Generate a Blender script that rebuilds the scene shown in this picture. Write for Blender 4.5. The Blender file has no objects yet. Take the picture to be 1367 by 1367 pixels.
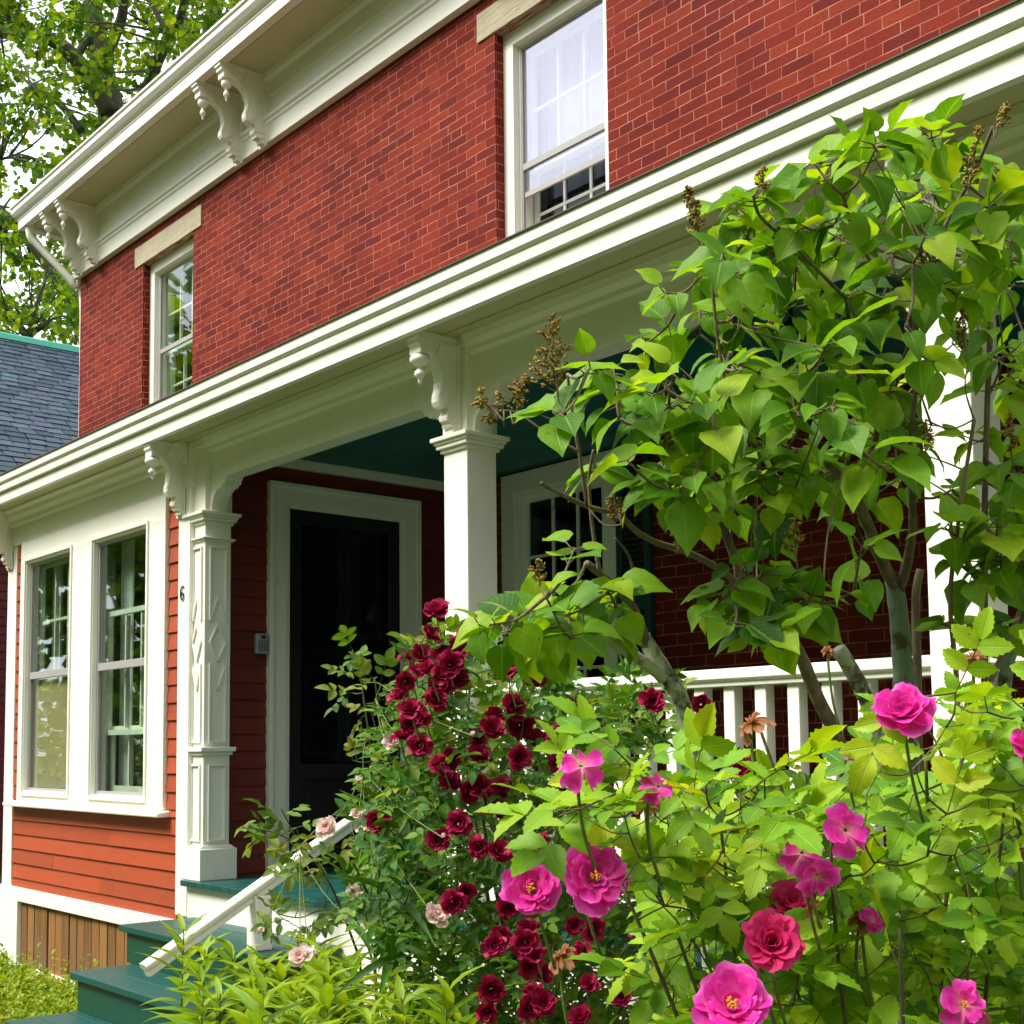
import bpy, math, random
import numpy as np
from mathutils import Vector, Matrix
random.seed(7); rng = np.random.default_rng(7)
R = math.radians
S = bpy.context.scene
COL = S.collection
EYE = 1.62            # camera height above the ground; all z below are relative to the eye

# ------------------------------------------------------------------ camera
YAW, PIT, ROL, FPX, CY = R(49.4913), R(4.56286), R(-0.59129), 1742.749, 856.838
fw = Vector((-math.sin(YAW)*math.cos(PIT), math.cos(YAW)*math.cos(PIT), math.sin(PIT)))
_r = Vector((math.cos(YAW), math.sin(YAW), 0)); _u = _r.cross(fw)
RR = math.cos(ROL)*_r + math.sin(ROL)*_u; UU = -math.sin(ROL)*_r + math.cos(ROL)*_u
def ray(x, y): return fw + RR*((x-683)/FPX) + UU*((CY-y)/FPX)
def at(x, y, d): return ray(x, y)*d
cd = bpy.data.cameras.new('camera'); cam = bpy.data.objects.new('camera', cd); COL.objects.link(cam)
M = Matrix((RR, UU, -fw)).transposed().to_4x4(); M.translation = (0, 0, EYE); cam.matrix_world = M
cd.sensor_width = 36; cd.lens = FPX/1367*36; cd.shift_y = (CY-683.5)/1367; cd.clip_end = 1500; cd.clip_start = .05
S.camera = cam

# ------------------------------------------------------------------ helpers
ORG = {}
def tag(o, label=None, cat=None, group=None, kind=None):
    if label: o['label'] = label
    if cat: o['category'] = cat
    if group: o['group'] = group
    if kind: o['kind'] = kind
    return o
def thing(name, label, cat, loc, group=None):
    o = bpy.data.objects.new(name, None); COL.objects.link(o)
    o.location = (loc[0], loc[1], loc[2]+EYE); o.empty_display_size = .2
    ORG[o.name] = Vector(loc)
    return tag(o, label, cat, group)
def link(name, me, mat, parent=None, local=False):
    o = bpy.data.objects.new(name, me); COL.objects.link(o)
    if mat and not me.materials: me.materials.append(mat)
    if parent:
        o.parent = parent
        ORG[o.name] = ORG[parent.name]
    else: ORG[o.name] = Vector((0, 0, 0))
    return o
def shift(parent, local):
    if local: return Vector((0, 0, 0))
    if parent: return -ORG[parent.name]
    return Vector((0, 0, EYE))
class MB:
    def __init__(s): s.v = []; s.f = []; s.c = []; s.cur = .5
    def add(s, vs, fs):
        n = len(s.v); s.v += [tuple(q) for q in vs]
        for f in fs: s.f.append([i+n for i in f]); s.c.append(s.cur)
    def quad(s, *q): s.add(q, [(0, 1, 2, 3)])
    def box(s, x0, x1, y0, y1, z0, z1):
        s.add([(x0,y0,z0),(x1,y0,z0),(x1,y1,z0),(x0,y1,z0),(x0,y0,z1),(x1,y0,z1),(x1,y1,z1),(x0,y1,z1)],
              [(0,3,2,1),(4,5,6,7),(0,1,5,4),(1,2,6,5),(2,3,7,6),(3,0,4,7)])
    def prism(s, poly, a0, a1, fn):
        n = len(poly)
        s.add([fn(p, a0) for p in poly]+[fn(p, a1) for p in poly],
              [list(range(n))[::-1], [i+n for i in range(n)]]+[(i, (i+1)%n, (i+1)%n+n, i+n) for i in range(n)])
    def px(s, poly, x0, x1): s.prism(poly, x0, x1, lambda p, a: (a, p[0], p[1]))
    def py(s, poly, y0, y1): s.prism(poly, y0, y1, lambda p, a: (p[0], a, p[1]))
    def pz(s, poly, z0, z1): s.prism(poly, z0, z1, lambda p, a: (p[0], p[1], a))
    def lathe(s, c, prof, n=14, axis='z'):
        vs = []; fs = []
        for r, h in prof:
            for k in range(n):
                a = 2*math.pi*k/n; q = (r*math.cos(a), r*math.sin(a), h)
                if axis == 'x': q = (q[2], q[0], q[1])
                if axis == 'y': q = (q[0], q[2], q[1])
                vs.append((c[0]+q[0], c[1]+q[1], c[2]+q[2]))
        for i in range(len(prof)-1):
            for k in range(n): fs.append((i*n+k, i*n+(k+1)%n, (i+1)*n+(k+1)%n, (i+1)*n+k))
        fs.append(list(range(n))[::-1]); fs.append([(len(prof)-1)*n+k for k in range(n)])
        s.add(vs, fs)
    def tube(s, pts, rad, n=7, wob=0., cap=True):
        pts = [Vector(p) for p in pts]
        if not hasattr(rad, '__len__'): rad = [rad]*len(pts)
        vs = []; fs = []; up = Vector((.3, .2, 1))
        t0 = (pts[1]-pts[0]).normalized()
        nx = t0.cross(up); nx = nx.normalized() if nx.length > 1e-4 else t0.orthogonal().normalized()
        for i, p in enumerate(pts):
            t = (pts[min(i+1, len(pts)-1)]-pts[max(i-1, 0)])
            t = t.normalized() if t.length > 1e-7 else t0
            nx = nx-t*nx.dot(t); nx = nx.normalized() if nx.length > 1e-5 else t.orthogonal().normalized(); ny = t.cross(nx)
            for k in range(n):
                a = 2*math.pi*k/n; r = rad[i]*(1+(random.random()-.5)*wob)
                vs.append(p+nx*(r*math.cos(a))+ny*(r*math.sin(a)))
        for i in range(len(pts)-1):
            for k in range(n): fs.append((i*n+k, i*n+(k+1)%n, (i+1)*n+(k+1)%n, (i+1)*n+k))
        if cap: fs.append(list(range(n))[::-1]); fs.append([(len(pts)-1)*n+k for k in range(n)])
        s.add(vs, fs)
    def ring(s, x0, x1, z0, z1, w, y0, y1, wb=None):   # a rectangular frame facing -y
        wb = w if wb is None else wb
        s.box(x0, x0+w, y0, y1, z0, z1); s.box(x1-w, x1, y0, y1, z0, z1)
        s.box(x0+w, x1-w, y0, y1, z1-w, z1)
        if wb: s.box(x0+w, x1-w, y0, y1, z0, z0+wb)
    def mesh(s, name, sh=Vector((0, 0, 0)), smooth=False):
        me = bpy.data.meshes.new(name)
        me.from_pydata([(v[0]+sh[0], v[1]+sh[1], v[2]+sh[2]) for v in s.v], [], s.f)
        a = me.attributes.new('tone', 'FLOAT', 'FACE'); a.data.foreach_set('value', s.c)
        if smooth: me.polygons.foreach_set('use_smooth', [True]*len(me.polygons))
        me.update(); return me
    def build(s, name, mat, parent=None, smooth=False, bevel=0., local=False):
        o = link(name, s.mesh(name, shift(parent, local), smooth), mat, parent)
        if bevel:
            b = o.modifiers.new('Bevel', 'BEVEL'); b.width = bevel; b.segments = 2; b.limit_method = 'ANGLE'; b.angle_limit = R(40)
        return o

class LB:       # leaves: many copies of small templates in one mesh
    def __init__(s): s.d = {}
    def add(s, T, p, X, Y, Z, tone):
        s.d.setdefault(T, []).append((*p, *X, *Y, *Z, tone))
    def build(s, name, mat, parent=None, local=False):
        V = []; L = []; N = []; UV = []; TO = []; base = 0
        for T, rows in s.d.items():
            tv, tl, tn, tuv = TEMPL[T]; A = np.array(rows, dtype=np.float64); n = len(A); k = len(tv)
            P = A[:, None, 0:3] + tv[None, :, 0:1]*A[:, None, 3:6] + tv[None, :, 1:2]*A[:, None, 6:9] + tv[None, :, 2:3]*A[:, None, 9:12]
            V.append(P.reshape(-1, 3)); L.append((tl[None, :]+(np.arange(n)*k)[:, None]+base).ravel()); base += n*k
            N.append(np.tile(tn, n)); UV.append(np.tile(tuv[tl], (n, 1))); TO.append(np.repeat(A[:, 12], k))
        V = np.concatenate(V)+np.array(shift(parent, local)); L = np.concatenate(L); N = np.concatenate(N); UV = np.concatenate(UV); TO = np.concatenate(TO)
        me = bpy.data.meshes.new(name)
        me.vertices.add(len(V)); me.vertices.foreach_set('co', V.ravel().astype(np.float32))
        me.loops.add(len(L)); me.loops.foreach_set('vertex_index', L.astype(np.int32))
        me.polygons.add(len(N)); st = np.concatenate([[0], np.cumsum(N)[:-1]])
        me.polygons.foreach_set('loop_start', st.astype(np.int32)); me.polygons.foreach_set('loop_total', N.astype(np.int32))
        me.polygons.foreach_set('use_smooth', np.ones(len(N), dtype=bool))
        me.update(calc_edges=True)
        uv = me.uv_layers.new(name='UVMap'); uv.data.foreach_set('uv', UV.ravel().astype(np.float32))
        a = me.attributes.new('tone', 'FLOAT', 'POINT'); a.data.foreach_set('value', TO.astype(np.float32))
        me.validate()
        return link(name, me, mat, parent)
TEMPL = {}
def templ(name, mid, edge, fold=.25, droop=.18, wave=0., seed=0):
    # mid: v stations; edge: (v, halfwidth) of the same count + shared tip
    rs = random.Random(seed); vs = []; uv = []; fs = []
    def hz(v): return -droop*v*v
    for v in mid: vs.append((v, 0, hz(v))); uv.append((.5, v))
    nm = len(mid)
    for sgn in (1, -1):
        for v, w in edge:
            vs.append((v, sgn*w*.55, hz(v)+fold*w*.45+wave*rs.uniform(-.3, .3))); uv.append((.5+sgn*.28, v))
        for v, w in edge:
            vs.append((v, sgn*w, hz(v)+fold*w*.75+wave*rs.uniform(-1, 1))); uv.append((.5+sgn*.5, v))
    ne = len(edge)
    tip = len(vs); vs.append((1, 0, hz(1)-.02)); uv.append((.5, 1))
    for k, sgn in enumerate((1, -1)):
        a = nm+k*2*ne; b = a+ne
        for i in range(ne-1):
            q1 = [i, i+1, a+i+1, a+i]; q2 = [a+i, a+i+1, b+i+1, b+i]
            if sgn < 0: q1.reverse(); q2.reverse()
            fs += [q1, q2]
        t1 = [nm-1, tip, a+ne-1]; t2 = [a+ne-1, tip, b+ne-1]
        if sgn < 0: t1.reverse(); t2.reverse()
        fs += [t1, t2]
    TEMPL[name] = (np.array(vs), np.array([i for f in fs for i in f]), np.array([len(f) for f in fs]), np.array(uv))
for k in range(4):
    templ('lilac%d' % k, [0, .1, .27, .46, .66, .85], [(-.06, .15), (.06, .34), (.25, .41), (.46, .36), (.67, .235), (.86, .085)],
          fold=[.2, .5, .35, .75][k], droop=[.1, .25, .4, .12][k], wave=.05, seed=k)
def toothed(v): return (.04+.29*math.sin(math.pi*min(1, v*.98+.02)**.82))
for k in range(3):
    st_ = [i/13 for i in range(13)]
    templ('leaflet%d' % k, st_, [(v+(.022 if i % 2 else -.012), toothed(v)*(1.0 if i % 2 else .86)) for i, v in enumerate(st_)], fold=[.2, .45, .6][k], droop=[.12, .3, .05][k], wave=.012, seed=9+k)
def templ2(name, edge, fold, droop):     # cheap leaf: one quad strip per side
    vs = [(v, 0, -droop*v*v) for v, w in edge]; n = len(edge); fs = []; uv = [(.5, v) for v, w in edge]
    for sgn in (1, -1):
        for v, w in edge: vs.append((v, sgn*w, -droop*v*v+fold*w)); uv.append((.5+sgn*.5, v))
    for i in range(n-1):
        fs += [[i, i+1, n+i+1, n+i], [i+1, i, 2*n+i, 2*n+i+1]]
    TEMPL[name] = (np.array(vs, float), np.array([i for f in fs for i in f]), np.array([len(f) for f in fs]), np.array(uv))
templ2('small0', [(0, .03), (.3, .28), (.65, .26), (1, .02)], .35, .2)
templ2('small1', [(0, .03), (.3, .26), (.7, .22), (1, .02)], .6, .05)
templ2('lance0', [(0, .02), (.25, .1), (.55, .095), (.8, .05), (1, .005)], .5, .35)
templ2('lance1', [(0, .02), (.25, .085), (.55, .09), (.8, .05), (1, .005)], .7, .6)
templ2('maple0', [(0, .05), (.25, .42), (.45, .3), (.62, .42), (1, .02)], .3, .15)
templ2('blade0', [(0, .03), (.4, .028), (.75, .018), (1, .002)], .4, .35)

def unit(v): return v.normalized() if v.length > 1e-6 else Vector((0, 0, 1))
def rv(): return Vector((random.gauss(0, 1), random.gauss(0, 1), random.gauss(0, 1))).normalized()
def frame(d, n):
    X = unit(d); Z = n-X*n.dot(X); Z = unit(Z) if Z.length > 1e-4 else X.orthogonal().normalized(); return X, Z.cross(X), Z
def leaf(lb, T, p, d, n, L, tone, wid=1.):
    X, Y, Z = frame(d, n); lb.add(T, p, X*L, Y*L*wid, Z*L, tone)
def inpoly(x, y, P):
    c = False; j = len(P)-1
    for i in range(len(P)):
        if (P[i][1] > y) != (P[j][1] > y) and x < (P[j][0]-P[i][0])*(y-P[i][1])/(P[j][1]-P[i][1])+P[i][0]: c = not c
        j = i
    return c
def samp(P, n, mind=0.):
    xs = [p[0] for p in P]; ys = [p[1] for p in P]; out = []; tries = 0
    while len(out) < n and tries < n*300:
        tries += 1
        x = random.uniform(min(xs), max(xs)); y = random.uniform(min(ys), max(ys))
        if not inpoly(x, y, P): continue
        if mind and any((x-a)**2+(y-b)**2 < mind*mind for a, b in out): continue
        out.append((x, y))
    return out
def smooth_path(pts, k=5):
    pts = [Vector(p) for p in pts]; out = []
    for i in range(len(pts)-1):
        p0 = pts[max(i-1, 0)]; p1 = pts[i]; p2 = pts[i+1]; p3 = pts[min(i+2, len(pts)-1)]
        for j in range(k):
            t = j/k
            out.append(.5*((2*p1)+(p2-p0)*t+(2*p0-5*p1+4*p2-p3)*t*t+(3*p1-p0-3*p2+p3)*t**3))
    return out+[pts[-1]]

# ------------------------------------------------------------------ materials
def mat(name):
    m = bpy.data.materials.new(name); m.use_nodes = True; nt = m.node_tree
    return m, nt, nt.nodes['Principled BSDF']
def N(nt, t, **kw):
    n = nt.nodes.new(t)
    for k, v in kw.items():
        if k.startswith('i_'): n.inputs[int(k[2:]) if k[2:].isdigit() else k[2:]].default_value = v
        else: setattr(n, k, v)
    return n
def ramp(nt, fac, stops):
    r = N(nt, 'ShaderNodeValToRGB'); e = r.color_ramp.elements
    while len(e) < len(stops): e.new(.5)
    for q, (p, c) in zip(e, stops): q.position = p; q.color = (*c, 1) if len(c) == 3 else c
    nt.links.new(fac, r.inputs[0]); return r.outputs[0]
def mixc(nt, fac, a, b, mode='MIX'):
    m = N(nt, 'ShaderNodeMix', data_type='RGBA', blend_type=mode)
    for s, v in ((m.inputs[0], fac), (m.inputs[6], a), (m.inputs[7], b)):
        if isinstance(v, (int, float)): s.default_value = v
        elif isinstance(v, tuple): s.default_value = (*v, 1)
        else: nt.links.new(v, s)
    return m.outputs[2]
def math_(nt, op, a, b=None, clamp=False):
    m = N(nt, 'ShaderNodeMath', operation=op, use_clamp=clamp)
    for s, v in zip(m.inputs, (a, b)):
        if v is None: continue
        if isinstance(v, (int, float)): s.default_value = v
        else: nt.links.new(v, s)
    return m.outputs[0]
def noise(nt, scale, detail=4, rough=.55, vec=None, stretch=None):
    tc = N(nt, 'ShaderNodeTexCoord'); v = tc.outputs['Object'] if vec is None else vec
    if stretch:
        mp = N(nt, 'ShaderNodeMapping'); mp.inputs['Scale'].default_value = stretch; nt.links.new(v, mp.inputs[0]); v = mp.outputs[0]
    n = N(nt, 'ShaderNodeTexNoise'); n.inputs['Scale'].default_value = scale; n.inputs['Detail'].default_value = detail; n.inputs['Roughness'].default_value = rough
    nt.links.new(v, n.inputs['Vector']); return n.outputs[0]
def bump(nt, p, h, s=.3, d=.01):
    b = N(nt, 'ShaderNodeBump'); b.inputs['Strength'].default_value = s; b.inputs['Distance'].default_value = d
    nt.links.new(h, b.inputs['Height']); nt.links.new(b.outputs[0], p.inputs['Normal'])
def paint(name, c, dirt=(.5, .47, .38), amt=.25, rough=.5, bs=.12, stretch=(1, 1, 1), nsc=9, chips=0):
    m, nt, p = mat(name)
    n1 = noise(nt, nsc, 6, .65, stretch=stretch); n2 = noise(nt, 1.7, 4, .6)
    f = math_(nt, 'MULTIPLY', ramp(nt, n1, [(.52, (0, 0, 0)), (.85, (1, 1, 1))]), amt)
    c1 = mixc(nt, f, c, tuple(a*b for a, b in zip(c, dirt)))
    t = N(nt, 'ShaderNodeAttribute', attribute_name='tone')
    k = math_(nt, 'ADD', math_(nt, 'MULTIPLY', n2, .16), math_(nt, 'ADD', math_(nt, 'MULTIPLY', t.outputs['Fac'], .24), .80))
    c2 = mixc(nt, 1., c1, k, 'MULTIPLY')
    if chips: c2 = mixc(nt, ramp(nt, noise(nt, 5.5, 9, .72), [(chips, (0, 0, 0)), (chips+.018, (.8, .8, .8))]), c2, (.17, .13, .085))
    nt.links.new(c2, p.inputs['Base Color']); p.inputs['Roughness'].default_value = rough
    bump(nt, p, noise(nt, 60, 5, .7, stretch=stretch), bs, .004)
    return m
MT = {}
MT['white'] = paint('white_paint', (.85, .825, .715), (.72, .66, .5), .30, .5, .14, (3.2, 3.2, .55), 7, chips=.705)
MT['white_shaded'] = paint('shaded_white_paint', (.58, .53, .32), (.7, .62, .4), .4, .5, chips=.70)  # soffits: white trim with shade and olive bounce mixed into the base colour
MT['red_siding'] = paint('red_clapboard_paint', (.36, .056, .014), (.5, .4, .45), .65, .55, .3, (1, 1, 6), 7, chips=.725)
MT['red_side_shaded'] = paint('shaded_red_clapboard_paint', (.16, .018, .010), (.5, .4, .45), .4, .5, .3, (1, 1, 6), 7)  # entry clapboard: the bay's red, darkened to carry the porch shade
MT['maroon'] = paint('maroon_paint', (.11, .012, .02), (.7, .6, .6), .3, .6)
MT['green_deck'] = paint('green_deck_paint', (.006, .068, .056), (.55, .6, .6), .6, .42, .2, (1, 4, 4), 5)
MT['green_riser'] = paint('green_riser_paint', (.005, .062, .034), (.6, .6, .6), .4, .45)
MT['teal_ceiling'] = paint('teal_ceiling_paint', (.012, .13, .125), (.6, .7, .7), .3, .5, .1, (1, 6, 1), 4)
MT['shutter'] = paint('dark_green_paint', (.006, .05, .048), (.6, .6, .6), .3, .5)
MT['alu'] = paint('storm_frame_metal', (.36, .34, .32), (.8, .8, .8), .2, .4)
MT['black'] = paint('black_paint', (.012, .013, .016), (.7, .7, .7), .3, .35)
MT['iron'] = paint('black_iron', (.01, .01, .012), (.8, .7, .6), .3, .5)
MT['iron_soft'] = paint('lighter_black_paint', (.045, .052, .06), (.7, .7, .7), .3, .3)  # door panel mouldings: slightly lighter than the door's black
MT['grey_plastic'] = paint('grey_plastic', (.3, .33, .38), (.8, .8, .8), .2, .4)
MT['curtain'] = paint('white_curtain_cloth', (.78, .77, .76), (.9, .9, .9), .2, .9)
MT['shade'] = paint('tan_window_shade_cloth', (.50, .33, .20), (.85, .8, .7), .3, .9, .1, (12, 1, .3), 2)
MT['roof_dark'] = paint('dark_roofing', (.09, .075, .05), (.6, .6, .6), .4, .9)
MT['plaster'] = paint('interior_plaster', (.22, .2, .17), (.8, .8, .8), .2, .9)

def brick():
    m, nt, p = mat('red_brick'); ln = nt.links.new
    g = N(nt, 'ShaderNodeNewGeometry'); sp = N(nt, 'ShaderNodeSeparateXYZ'); ln(g.outputs['Position'], sp.inputs[0])
    sn = N(nt, 'ShaderNodeSeparateXYZ'); ln(g.outputs['True Normal'], sn.inputs[0])
    ax = math_(nt, 'GREATER_THAN', math_(nt, 'ABSOLUTE', sn.outputs[0]), .5)
    u = N(nt, 'ShaderNodeMix'); ln(ax, u.inputs[0]); ln(sp.outputs[0], u.inputs[2]); ln(sp.outputs[1], u.inputs[3])
    nd = noise(nt, 14, 3, .6, g.outputs['Position']); nd2 = noise(nt, 3, 2, .5, g.outputs['Position'])
    w = math_(nt, 'MULTIPLY', math_(nt, 'SUBTRACT', nd, .5), .016)
    w2 = math_(nt, 'MULTIPLY', math_(nt, 'SUBTRACT', nd2, .5), .016)
    cb = N(nt, 'ShaderNodeCombineXYZ'); ln(math_(nt, 'ADD', u.outputs[0], w), cb.inputs[0]); ln(math_(nt, 'ADD', math_(nt, 'ADD', sp.outputs[2], w2), math_(nt, 'MULTIPLY', w, .5)), cb.inputs[1])
    b = N(nt, 'ShaderNodeTexBrick', offset=.5, squash=.55, squash_frequency=9)
    ln(cb.outputs[0], b.inputs['Vector']); b.inputs['Scale'].default_value = 1
    b.inputs['Brick Width'].default_value = .212; b.inputs['Row Height'].default_value = .0663
    b.inputs['Mortar Size'].default_value = .0042; b.inputs['Mortar Smooth'].default_value = .4; b.inputs['Bias'].default_value = -.1
    b.inputs['Color1'].default_value = (0, 0, 0, 1); b.inputs['Color2'].default_value = (1, 1, 1, 1); b.inputs['Mortar'].default_value = (.5, .5, .5, 1)
    cr = ramp(nt, b.outputs['Color'], [(0, (.125, .0155, .012)), (.2, (.16, .019, .012)), (.5, (.185, .023, .012)), (.8, (.21, .028, .013)), (1, (.245, .040, .016))])
    nf = noise(nt, 55, 5, .7, g.outputs['Position']); nb = noise(nt, 1.1, 3, .6, g.outputs['Position'])
    c1 = mixc(nt, ramp(nt, nf, [(.52, (0, 0, 0)), (.7, (.85, .85, .85))]), cr, (.07, .012, .014))
    c1 = mixc(nt, .8, c1, ramp(nt, nb, [(.3, (.72, .66, .68)), (.65, (1.12, 1.14, 1.1))]), 'MULTIPLY')
    nm = noise(nt, 5, 4, .6, g.outputs['Position'])
    mort = mixc(nt, ramp(nt, nm, [(.36, (0, 0, 0)), (.62, (1, 1, 1))]), (.24, .055, .035), (.43, .165, .11))
    c2 = mixc(nt, b.outputs['Fac'], c1, mort); ln(c2, p.inputs['Base Color']); p.inputs['Roughness'].default_value = .9; p.inputs['Specular IOR Level'].default_value = .12
    h = math_(nt, 'SUBTRACT', math_(nt, 'MULTIPLY', nf, .35), math_(nt, 'MULTIPLY', b.outputs['Fac'], .8)); bump(nt, p, h, .6, .006)
    return m
MT['brick'] = brick()
def stone():
    m, nt, p = mat('rough_lintel_stone'); n = noise(nt, 30, 6, .7); n2 = noise(nt, 4, 4, .6)
    c = ramp(nt, n, [(.2, (.36, .31, .2)), (.45, (.44, .39, .27)), (.75, (.50, .45, .33))])
    c = mixc(nt, .6, c, ramp(nt, n2, [(.3, (.75, .75, .7)), (.7, (1.1, 1.08, 1))]), 'MULTIPLY')
    nt.links.new(c, p.inputs['Base Color']); p.inputs['Roughness'].default_value = .95; bump(nt, p, n, .3, .006); return m
MT['stone'] = stone()
def slats():
    m, nt, p = mat('weathered_brown_boards'); n = noise(nt, 6, 6, .7, stretch=(9, 9, .7)); t = N(nt, 'ShaderNodeAttribute', attribute_name='tone')
    z = noise(nt, 2.2, 3, .5)
    c = ramp(nt, math_(nt, 'ADD', math_(nt, 'MULTIPLY', n, .7), math_(nt, 'MULTIPLY', t.outputs['Fac'], .3)), [(.2, (.07, .026, .006)), (.5, (.22, .095, .018)), (.8, (.33, .165, .04))])
    c = mixc(nt, ramp(nt, z, [(.45, (0, 0, 0)), (.7, (.6, .6, .6))]), c, (.17, .11, .055))
    nt.links.new(c, p.inputs['Base Color']); p.inputs['Roughness'].default_value = .8; bump(nt, p, n, .5, .006); return m
MT['slats'] = slats()
def slate():
    m, nt, p = mat('blue_grey_slate'); ln = nt.links.new
    t = N(nt, 'ShaderNodeAttribute', attribute_name='tone')
    c = ramp(nt, t.outputs['Fac'], [(0, (.02, .04, .06)), (.4, (.035, .065, .085)), (.75, (.055, .07, .11)), (1, (.05, .10, .11))])
    c = mixc(nt, .7, c, ramp(nt, noise(nt, 12, 5, .7), [(.3, (.6, .6, .6)), (.7, (1.2, 1.2, 1.2))]), 'MULTIPLY')
    ln(c, p.inputs['Base Color']); p.inputs['Roughness'].default_value = .55; bump(nt, p, noise(nt, 30, 4), .4, .01); return m
MT['slate'] = slate()
MT['copper'] = paint('green_copper', (.05, .33, .22), (.6, .7, .7), .5, .6)
def glass(name, tint, refl, rough=.015):
    m = bpy.data.materials.new(name); m.use_nodes = True; nt = m.node_tree; nt.nodes.clear(); ln = nt.links.new
    o = N(nt, 'ShaderNodeOutputMaterial'); mx = N(nt, 'ShaderNodeMixShader'); tr = N(nt, 'ShaderNodeBsdfTransparent'); gl = N(nt, 'ShaderNodeBsdfGlossy')
    tr.inputs[0].default_value = (*tint, 1); gl.inputs['Roughness'].default_value = rough; gl.inputs['Color'].default_value = (.95, .96, 1, 1)
    ge = N(nt, 'ShaderNodeNewGeometry'); dp_ = N(nt, 'ShaderNodeVectorMath', operation='DOT_PRODUCT'); ln(ge.outputs['Normal'], dp_.inputs[0]); ln(ge.outputs['Incoming'], dp_.inputs[1])
    sch = math_(nt, 'POWER', math_(nt, 'SUBTRACT', 1., math_(nt, 'ABSOLUTE', dp_.outputs['Value'])), 4.)     # Schlick, the same from both sides
    f = math_(nt, 'ADD', math_(nt, 'MULTIPLY', sch, .9), refl, True)
    b = N(nt, 'ShaderNodeBump'); b.inputs['Strength'].default_value = .05; b.inputs['Distance'].default_value = .01
    ln(noise(nt, 2.3, 2, .5), b.inputs['Height']); ln(b.outputs[0], gl.inputs['Normal'])
    ln(f, mx.inputs[0]); ln(tr.outputs[0], mx.inputs[1]); ln(gl.outputs[0], mx.inputs[2]); ln(mx.outputs[0], o.inputs[0]); return m
MT['glass'] = glass('window_glass', (.86, .93, .88), .05)
MT['glass_dark'] = glass('dark_window_glass', (.28, .33, .33), .03)
MT['glass_door'] = glass('door_glass', (.62, .68, .72), .015)
MT['glass_sky'] = glass('storm_window_glass', (.86, .87, .96), .22)
def leafmat(name, stops, vein, trans=.42, rough=.5, tcol=1.7, veins=14):
    m, nt, p = mat(name); ln = nt.links.new
    t = N(nt, 'ShaderNodeAttribute', attribute_name='tone'); uv = N(nt, 'ShaderNodeUVMap'); sx = N(nt, 'ShaderNodeSeparateXYZ'); ln(uv.outputs[0], sx.inputs[0])
    c = ramp(nt, t.outputs['Fac'], stops)
    au = math_(nt, 'ABSOLUTE', math_(nt, 'SUBTRACT', sx.outputs[0], .5))
    mid = math_(nt, 'SUBTRACT', 1, math_(nt, 'MULTIPLY', au, 22), True)
    ph = math_(nt, 'SUBTRACT', math_(nt, 'MULTIPLY', sx.outputs[1], veins), math_(nt, 'MULTIPLY', au, veins*.8))
    sv = math_(nt, 'POWER', math_(nt, 'ABSOLUTE', math_(nt, 'SINE', math_(nt, 'MULTIPLY', ph, math.pi/2))), 14)
    vf = math_(nt, 'MAXIMUM', math_(nt, 'MULTIPLY', mid, .75), math_(nt, 'MULTIPLY', sv, .16))
    nz = noise(nt, 45, 2, .6)
    c = mixc(nt, .55, c, ramp(nt, nz, [(.3, (.72, .74, .7)), (.7, (1.12, 1.1, 1.1))]), 'MULTIPLY')
    c = mixc(nt, ramp(nt, noise(nt, 38, 3, .6), [(.69, (0, 0, 0)), (.72, (.7, .7, .7))]), c, (.16, .09, .02))
    c = mixc(nt, vf, c, vein)
    ln(c, p.inputs['Base Color']); p.inputs['Roughness'].default_value = rough; p.inputs['Specular IOR Level'].default_value = .25
    h = math_(nt, 'ADD', math_(nt, 'MULTIPLY', nz, .15), math_(nt, 'MULTIPLY', vf, -.8)); bump(nt, p, h, .45, .003)
    tr = N(nt, 'ShaderNodeBsdfTranslucent'); ct = mixc(nt, 1., c, (1.25*tcol/1.2, 1.1*tcol/1.2, .45), 'MULTIPLY'); ln(ct, tr.inputs[0])
    mx = N(nt, 'ShaderNodeMixShader'); mx.inputs[0].default_value = trans
    ln(p.outputs[0], mx.inputs[1]); ln(tr.outputs[0], mx.inputs[2]); ln(mx.outputs[0], nt.nodes['Material Output'].inputs[0]); return m
MT['lilac_leaf'] = leafmat('lilac_leaf', [(0, (.035, .115, .006)), (.45, (.115, .28, .009)), (.8, (.22, .40, .011)), (1, (.33, .47, .015))], (.28, .42, .06))
MT['rose_leaf'] = leafmat('rose_leaf_light', [(0, (.05, .16, .008)), (.4, (.17, .36, .010)), (.8, (.34, .49, .010)), (1, (.44, .49, .012))], (.30, .45, .06), .33)
MT['redrose_leaf'] = leafmat('rose_leaf_dark', [(0, (.022, .09, .010)), (.5, (.075, .20, .016)), (.8, (.19, .31, .022)), (1, (.26, .24, .03))], (.12, .22, .06), .35)
MT['palerose_leaf'] = leafmat('rose_leaf_olive', [(0, (.05, .13, .015)), (.5, (.12, .22, .025)), (1, (.25, .24, .04))], (.2, .3, .08), .35)
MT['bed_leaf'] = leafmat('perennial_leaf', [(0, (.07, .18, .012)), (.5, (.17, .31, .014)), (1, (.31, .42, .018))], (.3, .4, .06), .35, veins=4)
MT['maple_leaf'] = leafmat('maple_leaf', [(0, (.025, .09, .008)), (.5, (.12, .26, .012)), (1, (.30, .38, .012))], (.1, .2, .04), .45)
MT['grass'] = leafmat('grass_blade', [(0, (.09, .17, .012)), (.5, (.2, .32, .015)), (1, (.36, .42, .03))], (.3, .4, .06), .35, veins=2)
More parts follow.
